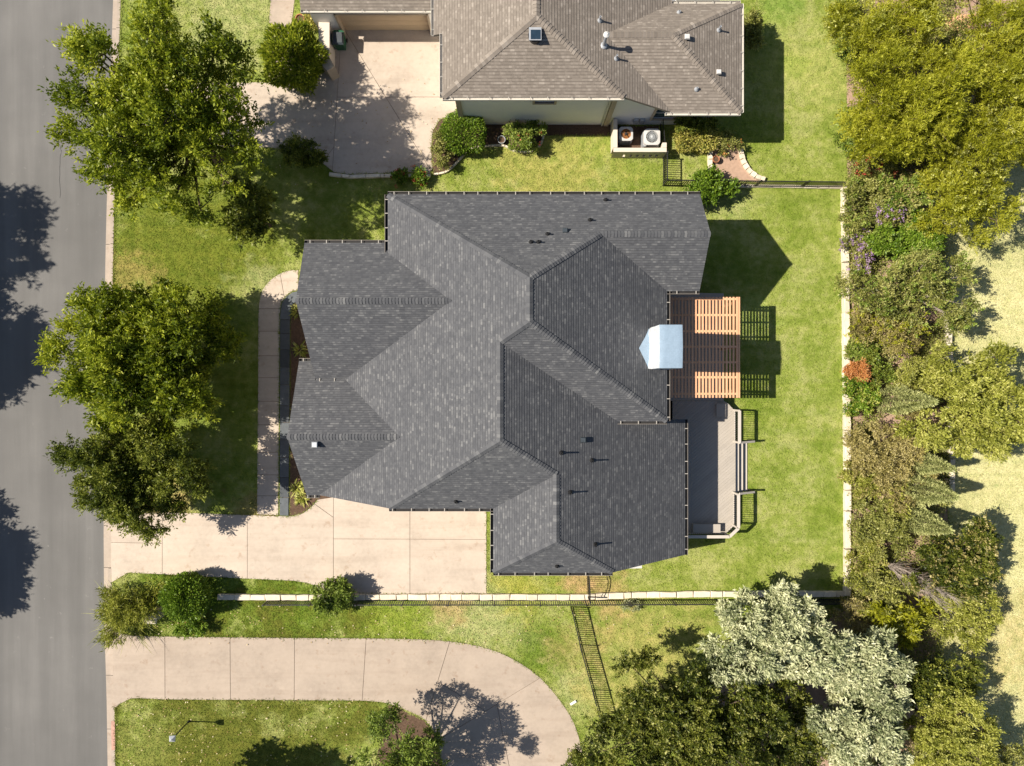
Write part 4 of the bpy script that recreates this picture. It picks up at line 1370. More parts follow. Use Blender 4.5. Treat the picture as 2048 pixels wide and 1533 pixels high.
# slatted wooden fence in the top right thicket
e = empty('wooden_fence', tuple(g(1925, 45)), 'brown slatted timber panel half hidden under the yellow-green trees', 'fence')
for k in range(9):
    q = g(1893 + k * 7.2, 46, .25); b = MB(); b.box((q.x, q.y, .25), (.13, .95, .03)); b.build('slat', M['cedar'], e)
for yy in (38, 54):
    a, c = g(1888, yy, .2), g(1958, yy, .2); b = MB(); b.bar(a, c, .08, .08); b.build('bearer', M['cedar'], e)

# ------------------------------------------------------------------ plants
def leaf_mesh(name, p, a, nrm, L, Wd, tint, mat):
    """diamond leaves: base p, axis a, normal nrm (arrays N x 3)"""
    bvec = np.cross(nrm, a); bvec /= np.linalg.norm(bvec, axis=1, keepdims=True) + 1e-9
    L = L[:, None]; Wd = Wd[:, None]
    v = np.empty((len(p), 4, 3), np.float32)
    v[:, 0] = p; v[:, 1] = p + a * L * .45 + bvec * Wd * .5; v[:, 2] = p + a * L; v[:, 3] = p + a * L * .45 - bvec * Wd * .5
    return quads_mesh(name, v, tint, mat)


def quads_mesh(name, v, tint, mat):
    n = len(v)
    m = bpy.data.meshes.new(name)
    m.vertices.add(n * 4); m.vertices.foreach_set('co', v.reshape(-1))
    m.loops.add(n * 4); m.loops.foreach_set('vertex_index', np.arange(n * 4, dtype=np.int32))
    m.polygons.add(n); m.polygons.foreach_set('loop_start', np.arange(0, n * 4, 4, dtype=np.int32))
    m.polygons.foreach_set('loop_total', np.full(n, 4, np.int32))
    at = m.attributes.new('tint', 'FLOAT', 'POINT'); at.data.foreach_set('value', np.repeat(tint, 4).astype(np.float32))
    m.materials.append(mat); m.update(calc_edges=True)
    return m


def unit(a):
    return a / (np.linalg.norm(a, axis=1, keepdims=True) + 1e-9)


def twig_leaves(rng, P0, D, TL, per, L, Wd, spread, up=.7, lum=None):
    """leaves set along twigs; returns arrays"""
    n = len(P0)
    t = rng.random((n, per)) ** .8
    p = P0[:, None, :] + D[:, None, :] * (TL[:, None] * t)[:, :, None] + rng.normal(0, spread, (n, per, 3))
    a = unit((D[:, None, :] * .7 + rng.normal(0, .6, (n, per, 3))).reshape(-1, 3))
    nr = unit(rng.normal(0, .6, (n * per, 3)) + np.array([-.12, 0, up]))
    nr = unit(nr - a * (nr * a).sum(1, keepdims=True))
    base = rng.random(n) if lum is None else lum
    tint = np.clip(.5 * np.repeat(base, per) + .5 * rng.random(n * per), 0, 1)
    return p.reshape(-1, 3), a, nr, rng.uniform(.5, 1.45, n * per) * L, rng.uniform(.6, 1.35, n * per) * Wd, tint


def plant(name, label, cat, px, py, zc, rxp, ryp, rz, mat, leaf=(.2, .09), lumps=14, twigs=34, per=26, twig=.55, lump_r=.36, seed=1, bark='bark', trunk=None, shape='ball', extra=None, group=None, fill=1.0, up=.7, spread=.05, stems=1, lean=(0, 0), woody=True, rough=.13, rise=.7, far=.86):
    """px, py = centre of the crown in the photo at height zc; rxp, ryp in photo pixels at that height; rz in metres"""
    rng = np.random.default_rng(seed); rr_ = random.Random(seed)
    c = g(px, py, zc); k = (1 - zc / H) / S
    rx, ry = rxp * k, ryp * k
    base = Vector((c.x - lean[0], c.y - lean[1], 0))
    e = empty(name, tuple(base), label, cat, group)
    # lump centres
    LC = []
    tries = 0
    while len(LC) < lumps and tries < 4000:
        tries += 1
        d = rng.normal(0, 1, 3); d /= np.linalg.norm(d)
        if d[2] < -.55: continue
        r = rng.uniform(.35, far) if len(LC) > lumps * .25 else rng.uniform(0, .45)
        q = d * r
        th_ = math.atan2(d[1], d[0])
        q = q * (1 + rough * (math.sin(3 * th_ + seed) + .7 * math.sin(5 * th_ + seed * 1.7)))
        if shape == 'box': q = np.sign(d) * np.abs(d) ** .55 * r
        if all(np.linalg.norm(q - o) > .62 * (1.0 / lumps) ** (1 / 3.) * 1.5 for o in LC) or tries > 1500: LC.append(q)
    LC = np.array(LC)
    sc_ = np.array([rx, ry, rz]); lr = lump_r * (rng.uniform(.75, 1.2, len(LC)))
    C0 = np.array([c.x, c.y, zc])
    cen = C0 + LC * sc_
    P0, D, TL, LU = [], [], [], []
    for i in range(len(LC)):
        m_ = int(twigs * (lr[i] / lump_r) ** 2)
        d = unit(rng.normal(0, 1, (m_, 3)) + LC[i] * .9 + np.array([0, 0, .45]))
        rad = rng.uniform(.25, .85, (m_, 1)) * lr[i]
        s0 = cen[i] + d * rad * sc_.mean() * np.array([1, 1, min(1.0, rz / max(rx, ry) + .15)])
        P0.append(s0); D.append(unit(d * .8 + rng.normal(0, .3, (m_, 3)) + np.array([0, 0, rise]))); TL.append(rng.uniform(.5, 1.2, m_) * twig)
        LU.append(np.clip(rng.normal(.5, .24) + rng.normal(0, .28, m_), 0, 1))
    P0 = np.concatenate(P0); D = np.concatenate(D); TL = np.concatenate(TL); LU = np.concatenate(LU)
    ok = P0[:, 2] > .12
    P0, D, TL, LU = P0[ok], D[ok], TL[ok], LU[ok]
    p, a, nr, LL, WW, ti = twig_leaves(rng, P0, D, TL, per, leaf[0], leaf[1], spread, up, LU)
    ok = p[:, 2] > .04
    me = leaf_mesh('crown', p[ok], a[ok], nr[ok], LL[ok], WW[ok], ti[ok], M[mat])
    link(bpy.data.objects.new('crown' if zc > 2.2 else 'foliage', me), e)
    if extra:
        emat, frac, size, zone = extra
        sel = rng.random(len(P0)) < frac
        if zone is not None:
            q = g(zone[0], zone[1], zc); sel &= np.hypot(P0[:, 0] - q.x, P0[:, 1] - q.y) < zone[2]
        if sel.sum() > 0:
            tips = P0[sel] + D[sel] * TL[sel][:, None]
            p, a, nr, LL, WW, ti = twig_leaves(rng, tips, D[sel], TL[sel] * .3, 14, size, size * .8, .05, 1.0)
            nm_ = 'flowers' if 'petal' in emat else 'sprigs'
            tag(link(bpy.data.objects.new(nm_, leaf_mesh(nm_, p, a, nr, LL, WW, ti, M[emat])), e), kind='stuff')
    if woody:
        b = MB()
        th = trunk if trunk else max(.035, .045 * (zc + rz) * .55)
        fork = max(.15, zc - rz * .75)
        starts = []
        for s_ in range(stems):
            off = Vector((rr_.uniform(-.15, .15), rr_.uniform(-.15, .15), 0)) * (stems > 1)
            top = Vector((c.x, c.y, fork)) + off * 2
            mid = (base + off + top) / 2 + Vector((rr_.uniform(-.1, .1), rr_.uniform(-.1, .1), 0)) * fork * .3
            b.tube([base + off - Vector((0, 0, .1)), base + off + Vector((0, 0, .15)), mid, top], [th * 1.5, th * 1.1, th * .9, th * .75], 7)
            starts.append(top)
        for i in range(len(cen)):
            q = Vector(cen[i]); s0 = rr_.choice(starts)
            m1 = s0.lerp(q, .5) + Vector((rr_.uniform(-.2, .2), rr_.uniform(-.2, .2), rr_.uniform(-.1, .3))) * rz * .25
            b.tube([s0, m1, q], [th * .6, th * .36, th * .14], 5, cap=False)
        idx_ = rng.choice(len(P0), min(len(P0), 260), replace=False)
        for i in idx_:
            q = Vector(P0[i]); j = int(np.argmin(((cen - P0[i]) ** 2).sum(1))); s0 = Vector(cen[j])
            t = q + Vector(D[i]) * float(TL[i]) * .7
            b.tube([s0, q, t], [th * .14, max(.008, th * .08), .004], 3, cap=False)
        b.build('trunk', M[bark], e)
    return e


def topiary(name, label, cat, px, py, h, rxp, ryp, mat, leaf, n, seed, pw=3.0, bumpy=.05):
    """clipped hedge: leaves over a rounded block, shoots standing slightly proud"""
    rng = np.random.default_rng(seed)
    k = (1 - h / H) / S; c = g(px, py, h * .8); rx, ry, rz = rxp * k, ryp * k, h / 2
    e = empty(name, (c.x, c.y, 0), label, cat)
    d = unit(rng.normal(0, 1, (n, 3)) + np.array([0, 0, .35]))
    q = (np.abs(d) ** pw).sum(1) ** (-1 / pw)
    lump = 1 + bumpy * (np.sin(d[:, 0] * 7 + seed) + np.sin(d[:, 1] * 8 + 1) + np.sin(d[:, 2] * 6))
    r = q * lump * np.clip(rng.normal(.95, .05, n), .7, 1.06)
    p = np.array([c.x, c.y, h / 2]) + d * r[:, None] * np.array([rx, ry, rz])
    ok = p[:, 2] > .03
    p, d = p[ok], d[ok]; m_ = len(p)
    a = unit(d * .8 + rng.normal(0, .55, (m_, 3)) + np.array([0, 0, .4]))
    nr = unit(d * .8 + rng.normal(0, .55, (m_, 3)) + np.array([0, 0, .5])); nr = unit(nr - a * (nr * a).sum(1, keepdims=True))
    ti = np.clip(rng.normal(.5, .24, m_), 0, 1)
    link(bpy.data.objects.new('foliage', leaf_mesh('foliage', p, a, nr, rng.uniform(.75, 1.3, m_) * leaf[0], rng.uniform(.75, 1.25, m_) * leaf[1], ti, M[mat])), e)
    b = MB()
    rr_ = random.Random(seed)
    for _ in range(16):
        t = Vector((c.x + rr_.uniform(-.6, .6) * rx, c.y + rr_.uniform(-.6, .6) * ry, h * rr_.uniform(.6, .85)))
        b.tube([(c.x + rr_.uniform(-.08, .08), c.y + rr_.uniform(-.08, .08), -.05), (c.x, c.y, h * .25), t], [.025, .02, .006], 4, cap=False)
    b.build('stems', M['bark'], e)
    return e


def cone_tree(label, px, py, h, rb, mat, seed, group=None, n=9000):
    """narrow cypress standing at ground pixel px, py"""
    rng = np.random.default_rng(seed)
    c = g(px, py)
    e = empty('cypress_tree', tuple(c), label, 'tree', group)
    z = (1 - rng.random(n) ** .62) * h * .97 + .15
    t = rng.uniform(0, 2 * np.pi, n)
    f = np.clip(1 - z / h, 0, 1)
    prof = rb * np.minimum(1, (f * 1.25) ** .75) * (1 + .14 * np.sin(t * 5 + z * 1.3) + .1 * np.sin(t * 9 - z * 2.1))
    r = prof * rng.uniform(.72, 1.02, n)
    p = np.stack([c.x + r * np.cos(t), c.y + r * np.sin(t), z], 1)
    out = np.stack([np.cos(t), np.sin(t), np.zeros(n)], 1)
    a = unit(out * .45 + np.array([0, 0, 1.0]) + rng.normal(0, .25, (n, 3)))
    nr = unit(out + rng.normal(0, .4, (n, 3)) + np.array([0, 0, .4])); nr = unit(nr - a * (nr * a).sum(1, keepdims=True))
    ti = np.clip(.5 + .28 * np.sin(t * 5 + z * 1.3) + rng.normal(0, .18, n), 0, 1)
    me = leaf_mesh('crown', p, a, nr, rng.uniform(.10, .24, n), rng.uniform(.03, .06, n), ti, M[mat])
    link(bpy.data.objects.new('crown', me), e)
    MB().tube([c + Vector((0, 0, -.1)), c + Vector((0, 0, h * .5)), c + Vector((0, 0, h * .93))], [.1, .06, .01], 6).build('trunk', M['bark'], e)


def spiky(name, label, cat, px, py, h, r, n, mat, seed, wd=.03, arch=.6):
    """tuft of long arching blades (bamboo, grasses, yucca)"""
    rng = np.random.default_rng(seed); c = g(px, py)
    e = empty(name, tuple(c), label, cat)
    V4, TI = [], []
    for i in range(n):
        t = rng.uniform(0, 2 * np.pi); rr_ = r * math.sqrt(rng.random()); z0 = h * rng.uniform(.0, .55)
        b0 = np.array([c.x + .55 * rr_ * math.cos(t), c.y + .55 * rr_ * math.sin(t), z0])
        out = np.array([math.cos(t + rng.normal(0, .5)), math.sin(t + rng.normal(0, .5)), 0])
        L = rng.uniform(.4, 1.0) * r
        p0 = b0; p1 = b0 + out * L * .5 + np.array([0, 0, h * .35 * rng.uniform(.6, 1.2)]); p2 = b0 + out * L * 1.0 + np.array([0, 0, h * (.35 - arch * .3) * rng.uniform(.5, 1.5)])
        sd = np.cross(out, [0, 0, 1]) * wd * rng.uniform(.7, 1.3)
        ti = rng.random()
        V4.append([p0 - sd * .5, p0 + sd * .5, p1 + sd, p1 - sd]); V4.append([p1 - sd, p1 + sd, p2 + sd * .1, p2 - sd * .1]); TI += [ti, ti]
    me = quads_mesh('foliage', np.array(V4, np.float32), np.array(TI), M[mat])
    link(bpy.data.objects.new('foliage', me), e)
    return e


# street-side trees
plant('oak_tree', 'largest bright green oak at the top left beside the street', 'tree', 335, 245, 6.0, 205, 225, 3.6, 'leaf_oak', (.18, .08), 60, 35, 38, .95, .19, 5, trunk=.26, up=.45, rise=.9, spread=.07, far=.84, rough=.05)
plant('oak_tree', 'bright green oak in the middle of the front lawn by the street', 'tree', 294, 712, 4.0, 184, 160, 2.7, 'leaf_oak', (.18, .078), 64, 44, 38, .9, .19, 31, trunk=.2, up=.45, rise=.95, spread=.07, far=.9, rough=.08)
plant('oak_tree', 'darker olive-green oak overhanging the left end of cream driveway', 'tree', 272, 946, 3.2, 164, 120, 2.1, 'leaf_dark', (.15, .062), 50, 48, 36, .6, .21, 12, trunk=.16, up=.5, rise=.8, spread=.06, far=.88, rough=.06)
plant('oak_tree', 'dark low tree shading the grass between driveway and charcoal roof', 'tree', 505, 430, 2.6, 52, 62, 1.5, 'leaf_dark', (.2, .09), 9, 34, 22, .45, .42, 14)
# trees across the street that throw their shade on the asphalt
for i, (sx, sy, zc, r, lab) in enumerate(((-82, 480, 6.6, 3.6, 'tree across the street shading the road, upper one'), (-72, 690, 5.6, 3.1, 'tree across the street shading the road, middle one'), (-58, 1120, 5.0, 2.3, 'tree across the street shading the road, lower one'))):
    q = g(sx, sy); q.x -= zc / 1.09; q.y += .03 * zc
    k = (1 - zc / H) / S
    plant('street_tree', lab, 'tree', CX + q.x / k, CY - q.y / k, zc, r / k, r * 1.15 / k, r * .75, 'leaf_dark', (.26, .1), 30, 50, 26, .95, .30, 40 + i, trunk=.2, group='trees across the street')
q = g(575, 1565); q.x -= 5.0 / 1.09
k = (1 - 5.0 / H) / S
plant('lawn_tree', 'tree past the bottom edge shading the bottom lawn', 'tree', CX + q.x / k, CY - q.y / k, 5.0, 3.0 / k, 2.6 / k, 2.3, 'leaf_dark', (.26, .12), 18, 44, 22, .7, .36, 44, trunk=.18)
plant('garden_tree', 'bluish green tree at the bottom edge inside the driveway curve', 'tree', 800, 1548, 3.3, 98, 116, 2.2, 'leaf_shrub', (.16, .06), 34, 36, 20, .5, .23, 46, trunk=.13, far=.95)

# shrubs near the houses
topiary('round_bush', 'tall rounded green bush beside the neighbour path', 'bush', 580, 104, 2.6, 57, 54, 'leaf_oak', (.24, .085), 9000, 50, 2.2, .1)
plant('dark_bush', 'dark evergreen bush at the foot of neighbour driveway', 'bush', 612, 312, .9, 46, 32, .8, 'leaf_dark', (.13, .06), 10, 34, 22, .28, .45, 51)
plant('low_plant', 'small yellowish plants under the garage gutter end', 'plant', 622, 40, .5, 18, 16, .35, 'leaf_variegated', (.13, .06), 6, 18, 16, .2, .5, 52)
topiary('hedge_ball', 'trimmed rounded bright green hedge at the corner of stucco wall', 'hedge', 926, 262, 1.5, 41, 37, 'leaf_hedge', (.12, .05), 9000, 53, 3.2)
plant('straggly_shrub', 'sparse olive shrub between driveway and trimmed hedge', 'shrub', 882, 300, .6, 22, 40, .5, 'leaf_olive', (.11, .05), 10, 24, 16, .25, .42, 54)
plant('flowering_shrub', 'mixed shrub with pink and red blooms in flower bed', 'shrub', 1048, 275, .7, 38, 34, .6, 'leaf_shrub', (.12, .05), 12, 30, 18, .28, .4, 55, extra=('petal_red', .025, .07, None))
topiary('variegated_hedge', 'yellow variegated hedge against the neighbour wing wall', 'hedge', 1397, 270, 1.15, 42, 27, 'leaf_variegated', (.13, .06), 5200, 56, 3.0, .1)
plant('wall_shrub', 'dark green shrub squeezed under the neighbour wing gutter', 'shrub', 1390, 246, 1.1, 46, 14, .8, 'leaf_dark', (.13, .06), 8, 30, 18, .25, .45, 57)
plant('small_plant', 'loose small plants at the top of pink gravel patch', 'plant', 1458, 287, .45, 22, 26, .4, 'leaf_olive', (.11, .05), 8, 18, 14, .25, .45, 58, extra=('petal_orange', .05, .07, None))
plant('leafy_shrub', 'bright green leafy shrub at the corner of charcoal gable', 'shrub', 1408, 380, .85, 66, 27, .7, 'leaf_hedge', (.17, .07), 12, 38, 20, .35, .4, 59)
plant('low_plant', 'left low green and red plant by neighbour stone edge', 'plant', 800, 354, .3, 17, 10, .25, 'leaf_hedge', (.14, .06), 5, 20, 14, .22, .5, 60, extra=('petal_red', .07, .07, None))
plant('low_plant', 'right low green and red plant by neighbour stone edge', 'plant', 836, 356, .3, 20, 11, .25, 'leaf_hedge', (.14, .06), 5, 22, 14, .22, .5, 61, extra=('petal_red', .07, .07, None))
plant('side_shrub', 'olive shrub against the right wall of neighbour house', 'shrub', 1494, 62, .9, 24, 36, .7, 'leaf_olive', (.14, .06), 9, 26, 18, .3, .42, 62)
plant('bamboo_bush', 'feathery yellow-green bush reaching over the street kerb', 'bush', 265, 1213, 1.0, 66, 62, .9, 'leaf_bamboo', (.24, .04), 14, 34, 20, .5, .42, 63, up=.5, spread=.07)
spiky('ornamental_grass', 'long arching grass blades at the kerb below the feathery bush', 'grass', 262, 1222, .9, 1.8, 200, 'leaf_bamboo', 64, .010)
topiary('round_bush', 'dense round bright green bush beside the stone pillar', 'bush', 362, 1200, 2.2, 42, 42, 'leaf_hedge', (.15, .06), 9500, 65, 2.3, .06)
plant('creeping_shrub', 'low light green shrub at foot of the round bush', 'shrub', 385, 1243, .4, 34, 20, .35, 'leaf_hedge', (.14, .05), 7, 22, 16, .28, .45, 66)
plant('fence_shrub', 'loose green shrub growing over the left end of iron fence', 'shrub', 664, 1196, .95, 40, 32, .75, 'leaf_shrub', (.15, .06), 11, 34, 20, .32, .42, 67)
plant('small_plant', 'low bluish plant at the iron fence right of gate', 'plant', 1262, 1208, .25, 26, 9, .2, 'leaf_silver', (.1, .03), 5, 16, 12, .2, .5, 68, woody=False)
plant('driveway_shrub', 'green shrub at the bottom end of curved driveway', 'shrub', 1150, 1540, .7, 40, 32, .6, 'leaf_shrub', (.17, .07), 8, 26, 16, .35, .42, 69)
for i, (x, y) in enumerate(((596, 975), (606, 995), (602, 700), (598, 624))):
    spiky('strap_plant', ('yellowish strap-leaf plant in mulch near the lower gable', 'yellowish strap-leaf plant beside the driveway edge of mulch', 'green strap-leaf plant between the front gables', 'green strap-leaf plant under the upper front gable')[i], 'plant', x, y, .35, .42, 60, 'leaf_lime', 70 + i, .03)

# hedgerow and trees behind the garden wall
EAST = [
    # name, label, cat, px, py, zc, rx, ry, rz, mat, leaf, lumps, twigs, per, twig
    ('feathery_tree', 'yellow-green feathery tree at the top edge right of neighbour yard', 'tree', 1770, 70, 3.6, 78, 82, 1.8, 'leaf_mesquite', (.17, .03), 16, 50, 34, .5),
    ('feathery_tree', 'broad yellow-green feathery tree in the middle of top right thicket', 'tree', 1830, 215, 4.0, 128, 92, 1.9, 'leaf_mesquite', (.17, .03), 26, 54, 34, .5),
    ('feathery_tree', 'yellow-green feathery tree in the top right corner', 'tree', 2000, 110, 3.8, 95, 100, 1.9, 'leaf_mesquite', (.17, .03), 20, 50, 32, .5),
    ('feathery_tree', 'darker yellow-green feathery tree at right edge of top thicket', 'tree', 2000, 270, 3.6, 80, 70, 1.6, 'leaf_mesquite', (.17, .03), 16, 44, 32, .5),
    ('feathery_tree', 'loose yellow-green tree below the top right thicket', 'tree', 1925, 400, 3.0, 82, 72, 1.4, 'leaf_mesquite', (.17, .035), 16, 36, 28, .5),
    ('vine_hedge', 'pale green vine hedge strip at the top of neighbour boundary', 'hedge', 1693, 50, .8, 18, 78, .7, 'leaf_shrub', (.12, .06), 14, 34, 18, .2),
    ('vine_hedge', 'small-leaved pale green hedge above the red-flowered shrub', 'hedge', 1706, 272, .8, 22, 44, .7, 'leaf_shrub', (.12, .06), 11, 34, 18, .2),
    ('dark_shrub', 'dark green shrub in the shade of the top thicket', 'shrub', 1802, 280, 1.4, 46, 36, .9, 'leaf_dark', (.15, .07), 11, 34, 20, .3),
    ('olive_shrub', 'mixed olive and green shrub at the corner of back garden wall', 'shrub', 1752, 412, 1.3, 66, 52, .9, 'leaf_olive', (.14, .06), 14, 38, 20, .35),
    ('green_shrub', 'fresh green shrub just right of the garden wall corner', 'shrub', 1800, 400, 1.5, 44, 40, .9, 'leaf_shrub', (.15, .07), 10, 36, 20, .3),
    ('green_shrub', 'bright green rounded shrub next to the purple flowers', 'shrub', 1812, 485, 1.7, 58, 52, 1.1, 'leaf_hedge', (.15, .07), 14, 46, 22, .3),
    ('grey_tree', 'grey-green twiggy tree spreading over the hedgerow wall', 'tree', 1822, 580, 2.6, 100, 62, 1.3, 'leaf_olive', (.14, .05), 20, 40, 20, .5),
    ('russet_shrub', 'russet brown twiggy shrub below the grey-green tree', 'shrub', 1775, 648, 1.5, 68, 50, .9, 'leaf_brown', (.11, .04), 14, 44, 22, .4),
    ('green_shrub', 'small green shrub above the orange one at garden wall', 'shrub', 1722, 705, .7, 30, 24, .5, 'leaf_shrub', (.12, .06), 8, 28, 18, .22),
    ('green_shrub', 'bright green shrub just below the orange one', 'shrub', 1716, 792, .8, 28, 34, .6, 'leaf_hedge', (.12, .06), 9, 32, 18, .22),
    ('dark_shrub', 'dark evergreen shrub right of the orange one', 'shrub', 1742, 752, .8, 24, 40, .6, 'leaf_dark', (.13, .06), 8, 30, 18, .22),
    ('light_tree', 'broad light green tree at the right edge beside the meadow', 'tree', 1952, 810, 3.2, 105, 98, 1.6, 'leaf_lime', (.17, .07), 24, 42, 22, .45),
    ('twig_shrub', 'yellowish twiggy shrub left of the broad light tree', 'shrub', 1818, 752, 1.0, 52, 26, .6, 'leaf_lime', (.13, .04), 9, 24, 16, .4),
    ('russet_shrub', 'pinkish brown shrub in the hedgerow beside the steps', 'shrub', 1780, 895, 1.5, 78, 60, .9, 'leaf_brown', (.12, .05), 16, 42, 22, .4),
    ('green_shrub', 'yellow-green shrub at the wall below the pinkish brown shrub', 'shrub', 1738, 960, .9, 38, 38, .6, 'leaf_lime', (.12, .05), 10, 34, 20, .25),
    ('grey_shrub', 'greyish shrub between the two lower cypresses', 'shrub', 1790, 985, 1.1, 42, 34, .7, 'leaf_brown', (.1, .04), 9, 28, 18, .35),
    ('olive_shrub', 'olive shrub at the garden wall left of the lower cypress', 'shrub', 1758, 1050, 1.1, 58, 46, .8, 'leaf_olive', (.13, .05), 13, 36, 20, .32),
    ('green_shrub', 'yellow-green shrub beside the lower garden wall end', 'shrub', 1735, 1120, .8, 34, 44, .6, 'leaf_lime', (.12, .05), 9, 30, 18, .26),
    ('olive_tree', 'olive-green tree right of the grey leafless tree', 'tree', 1915, 1125, 2.6, 82, 54, 1.2, 'leaf_live', (.15, .06), 16, 40, 22, .4),
    ('light_shrub', 'yellow-green shrub below the grey leafless tree', 'shrub', 1925, 1225, 1.6, 64, 56, .9, 'leaf_lime', (.13, .05), 12, 36, 20, .32),
    ('green_shrub', 'dark green shrub under the grey leafless tree', 'shrub', 1752, 1180, 1.1, 46, 40, .8, 'leaf_olive', (.13, .05), 10, 32, 18, .3),
    ('yellow_shrub', 'bright yellow-green shrub with large leaves above silver trees', 'shrub', 1800, 1238, 1.5, 46, 32, .8, 'leaf_mesquite', (.26, .08), 9, 26, 16, .4),
    ('twig_shrub', 'pinkish bare-twigged shrub at the lower end of garden wall', 'shrub', 1702, 1222, 1.0, 42, 34, .6, 'leaf_brown', (.09, .03), 9, 22, 14, .4),
    ('live_oak', 'large dark live oak at the bottom right of centre', 'tree', 1385, 1470, 3.6, 190, 118, 1.9, 'leaf_live', (.14, .055), 38, 56, 30, .45),
    ('live_oak', 'dark live oak shaded under the silver trees', 'tree', 1560, 1440, 2.4, 90, 110, 1.2, 'leaf_live', (.14, .055), 18, 40, 26, .4),
    ('green_tree', 'olive-green tree at the bottom edge right of silver trees', 'tree', 1885, 1465, 2.8, 96, 84, 1.4, 'leaf_lime', (.15, .05), 18, 42, 24, .4),
    ('dark_tree', 'dark olive tree beside the lowest silver tree', 'tree', 1885, 1370, 2.2, 72, 52, 1.1, 'leaf_live', (.15, .05), 14, 36, 22, .4),
    ('green_tree', 'green tree in the bottom right corner by meadow', 'tree', 1975, 1515, 2.4, 72, 60, 1.1, 'leaf_olive', (.15, .05), 12, 32, 20, .4),
]
for i, (nm, lab, cat, px, py, zc, rx, ry, rz, mat, lf, lu, tw, per, tl) in enumerate(EAST):
    ex = None
    ex = (R.choice(['leaf_lime', 'leaf_mesquite', 'leaf_shrub', 'leaf_olive', 'leaf_brown']), .22, .095, None)
    plant(nm, lab, cat, px, py, zc, rx * 1.16, ry * 1.14, rz, mat, lf, int(lu * 1.7), tw, per, tl * 1.1, .28, 100 + i, group='hedgerow plants behind the garden wall', bark='greybark' if 'grey' in nm or 'twig' in nm else 'bark', up=.75, extra=ex, far=.98, rough=.16)
plant('red_flower_shrub', 'green shrub dotted with red blooms by the garden wall corner', 'shrub', 1744, 328, .95, 46, 38, .7, 'leaf_olive', (.13, .05), 11, 34, 18, .3, .4, 150, extra=('petal_red', .10, .10, None))
plant('purple_flower_shrub', 'shrub with pale purple blooms leaning over the garden wall', 'shrub', 1724, 492, .95, 34, 48, .7, 'leaf_olive', (.12, .05), 10, 34, 18, .3, .4, 151, extra=('petal_purple', .30, .10, None))
plant('purple_flower_shrub', 'pale purple blooms higher up in the hedgerow', 'shrub', 1770, 440, 1.5, 38, 24, .7, 'leaf_olive', (.12, .05), 8, 28, 18, .3, .4, 152, extra=('petal_purple', .30, .09, None))
plant('orange_shrub', 'small bright orange shrub at the garden wall', 'shrub', 1717, 746, 1.0, 25, 23, .55, 'petal_orange', (.10, .045), 10, 36, 20, .2, .42, 153)
SILV = [('silver_tree', 'largest pale silver-green tree over the end of iron fence', 1545, 1278, 3.4, 142, 104, 1.7, 30), ('silver_tree', 'middle pale silver-green tree below the garden wall corner', 1722, 1322, 3.2, 100, 72, 1.5, 22), ('silver_tree', 'lowest pale silver-green tree at the bottom edge', 1712, 1460, 3.4, 112, 96, 1.7, 26)]
for i, (nm, lab, px, py, zc, rx, ry, rz, lu) in enumerate(SILV):
    plant(nm, lab, 'tree', px, py, zc, rx, ry, rz, 'leaf_silver', (.21, .085), int(lu * 1.8), 34, 22, .32, .21, 160 + i, group='pale silver-green trees', bark='greybark', up=.9, spread=.07)
cone_tree('uppermost narrow cypress pointing right beside the broad light tree', 1765, 799, 5.0, .72, 'leaf_cypress', 170)
cone_tree('narrow cypress half hidden behind the pinkish brown shrub', 1805, 918, 4.6, .62, 'leaf_cypress', 171)
cone_tree('stout cypress pointing right in the middle of the lower hedgerow', 1806, 968, 4.8, .85, 'leaf_cypress', 172)
cone_tree('lowest cypress of the row above the grey leafless tree', 1800, 1028, 4.6, .75, 'leaf_cypress', 173)

# grey leafless tree
c = g(1748, 1112)
e = empty('bare_tree', tuple(c), 'grey leafless tree with fanned twigs among the hedgerow shrubs', 'tree')
rb_ = random.Random(5)
b = MB(); tw = MB()
for s_ in range(5):
    d = Vector((.50 + rb_.uniform(-.22, .22), -.42 + rb_.uniform(-.25, .25), 1)).normalized()
    L = rb_.uniform(3.4, 4.8)
    pts = [c + Vector((rb_.uniform(-.1, .1), rb_.uniform(-.1, .1), -.05))]
    for k in range(1, 6): pts.append(c + d * L * k / 5 + Vector((rb_.uniform(-.1, .1), rb_.uniform(-.1, .1), 0)) * k * .4)
    b.tube(pts, [.07, .06, .045, .032, .02, .008], 6)
    for k in range(90):
        t = rb_.uniform(.2, 1); i0 = min(int(t * 5), 4); p0 = pts[i0].lerp(pts[i0 + 1], t * 5 - i0)
        dd = (d + Vector((rb_.gauss(0, .55), rb_.gauss(0, .55), rb_.uniform(-.1, .5)))).normalized(); l = rb_.uniform(.3, 1.1) * (1.25 - t * .6)
        tw.tube([p0, p0 + dd * l * .6, p0 + dd * l + Vector((0, 0, .08))], [.011, .007, .003], 3, cap=False)
b.build('trunk', M['greybark'], e); tw.build('twigs', M['greybark'], e)

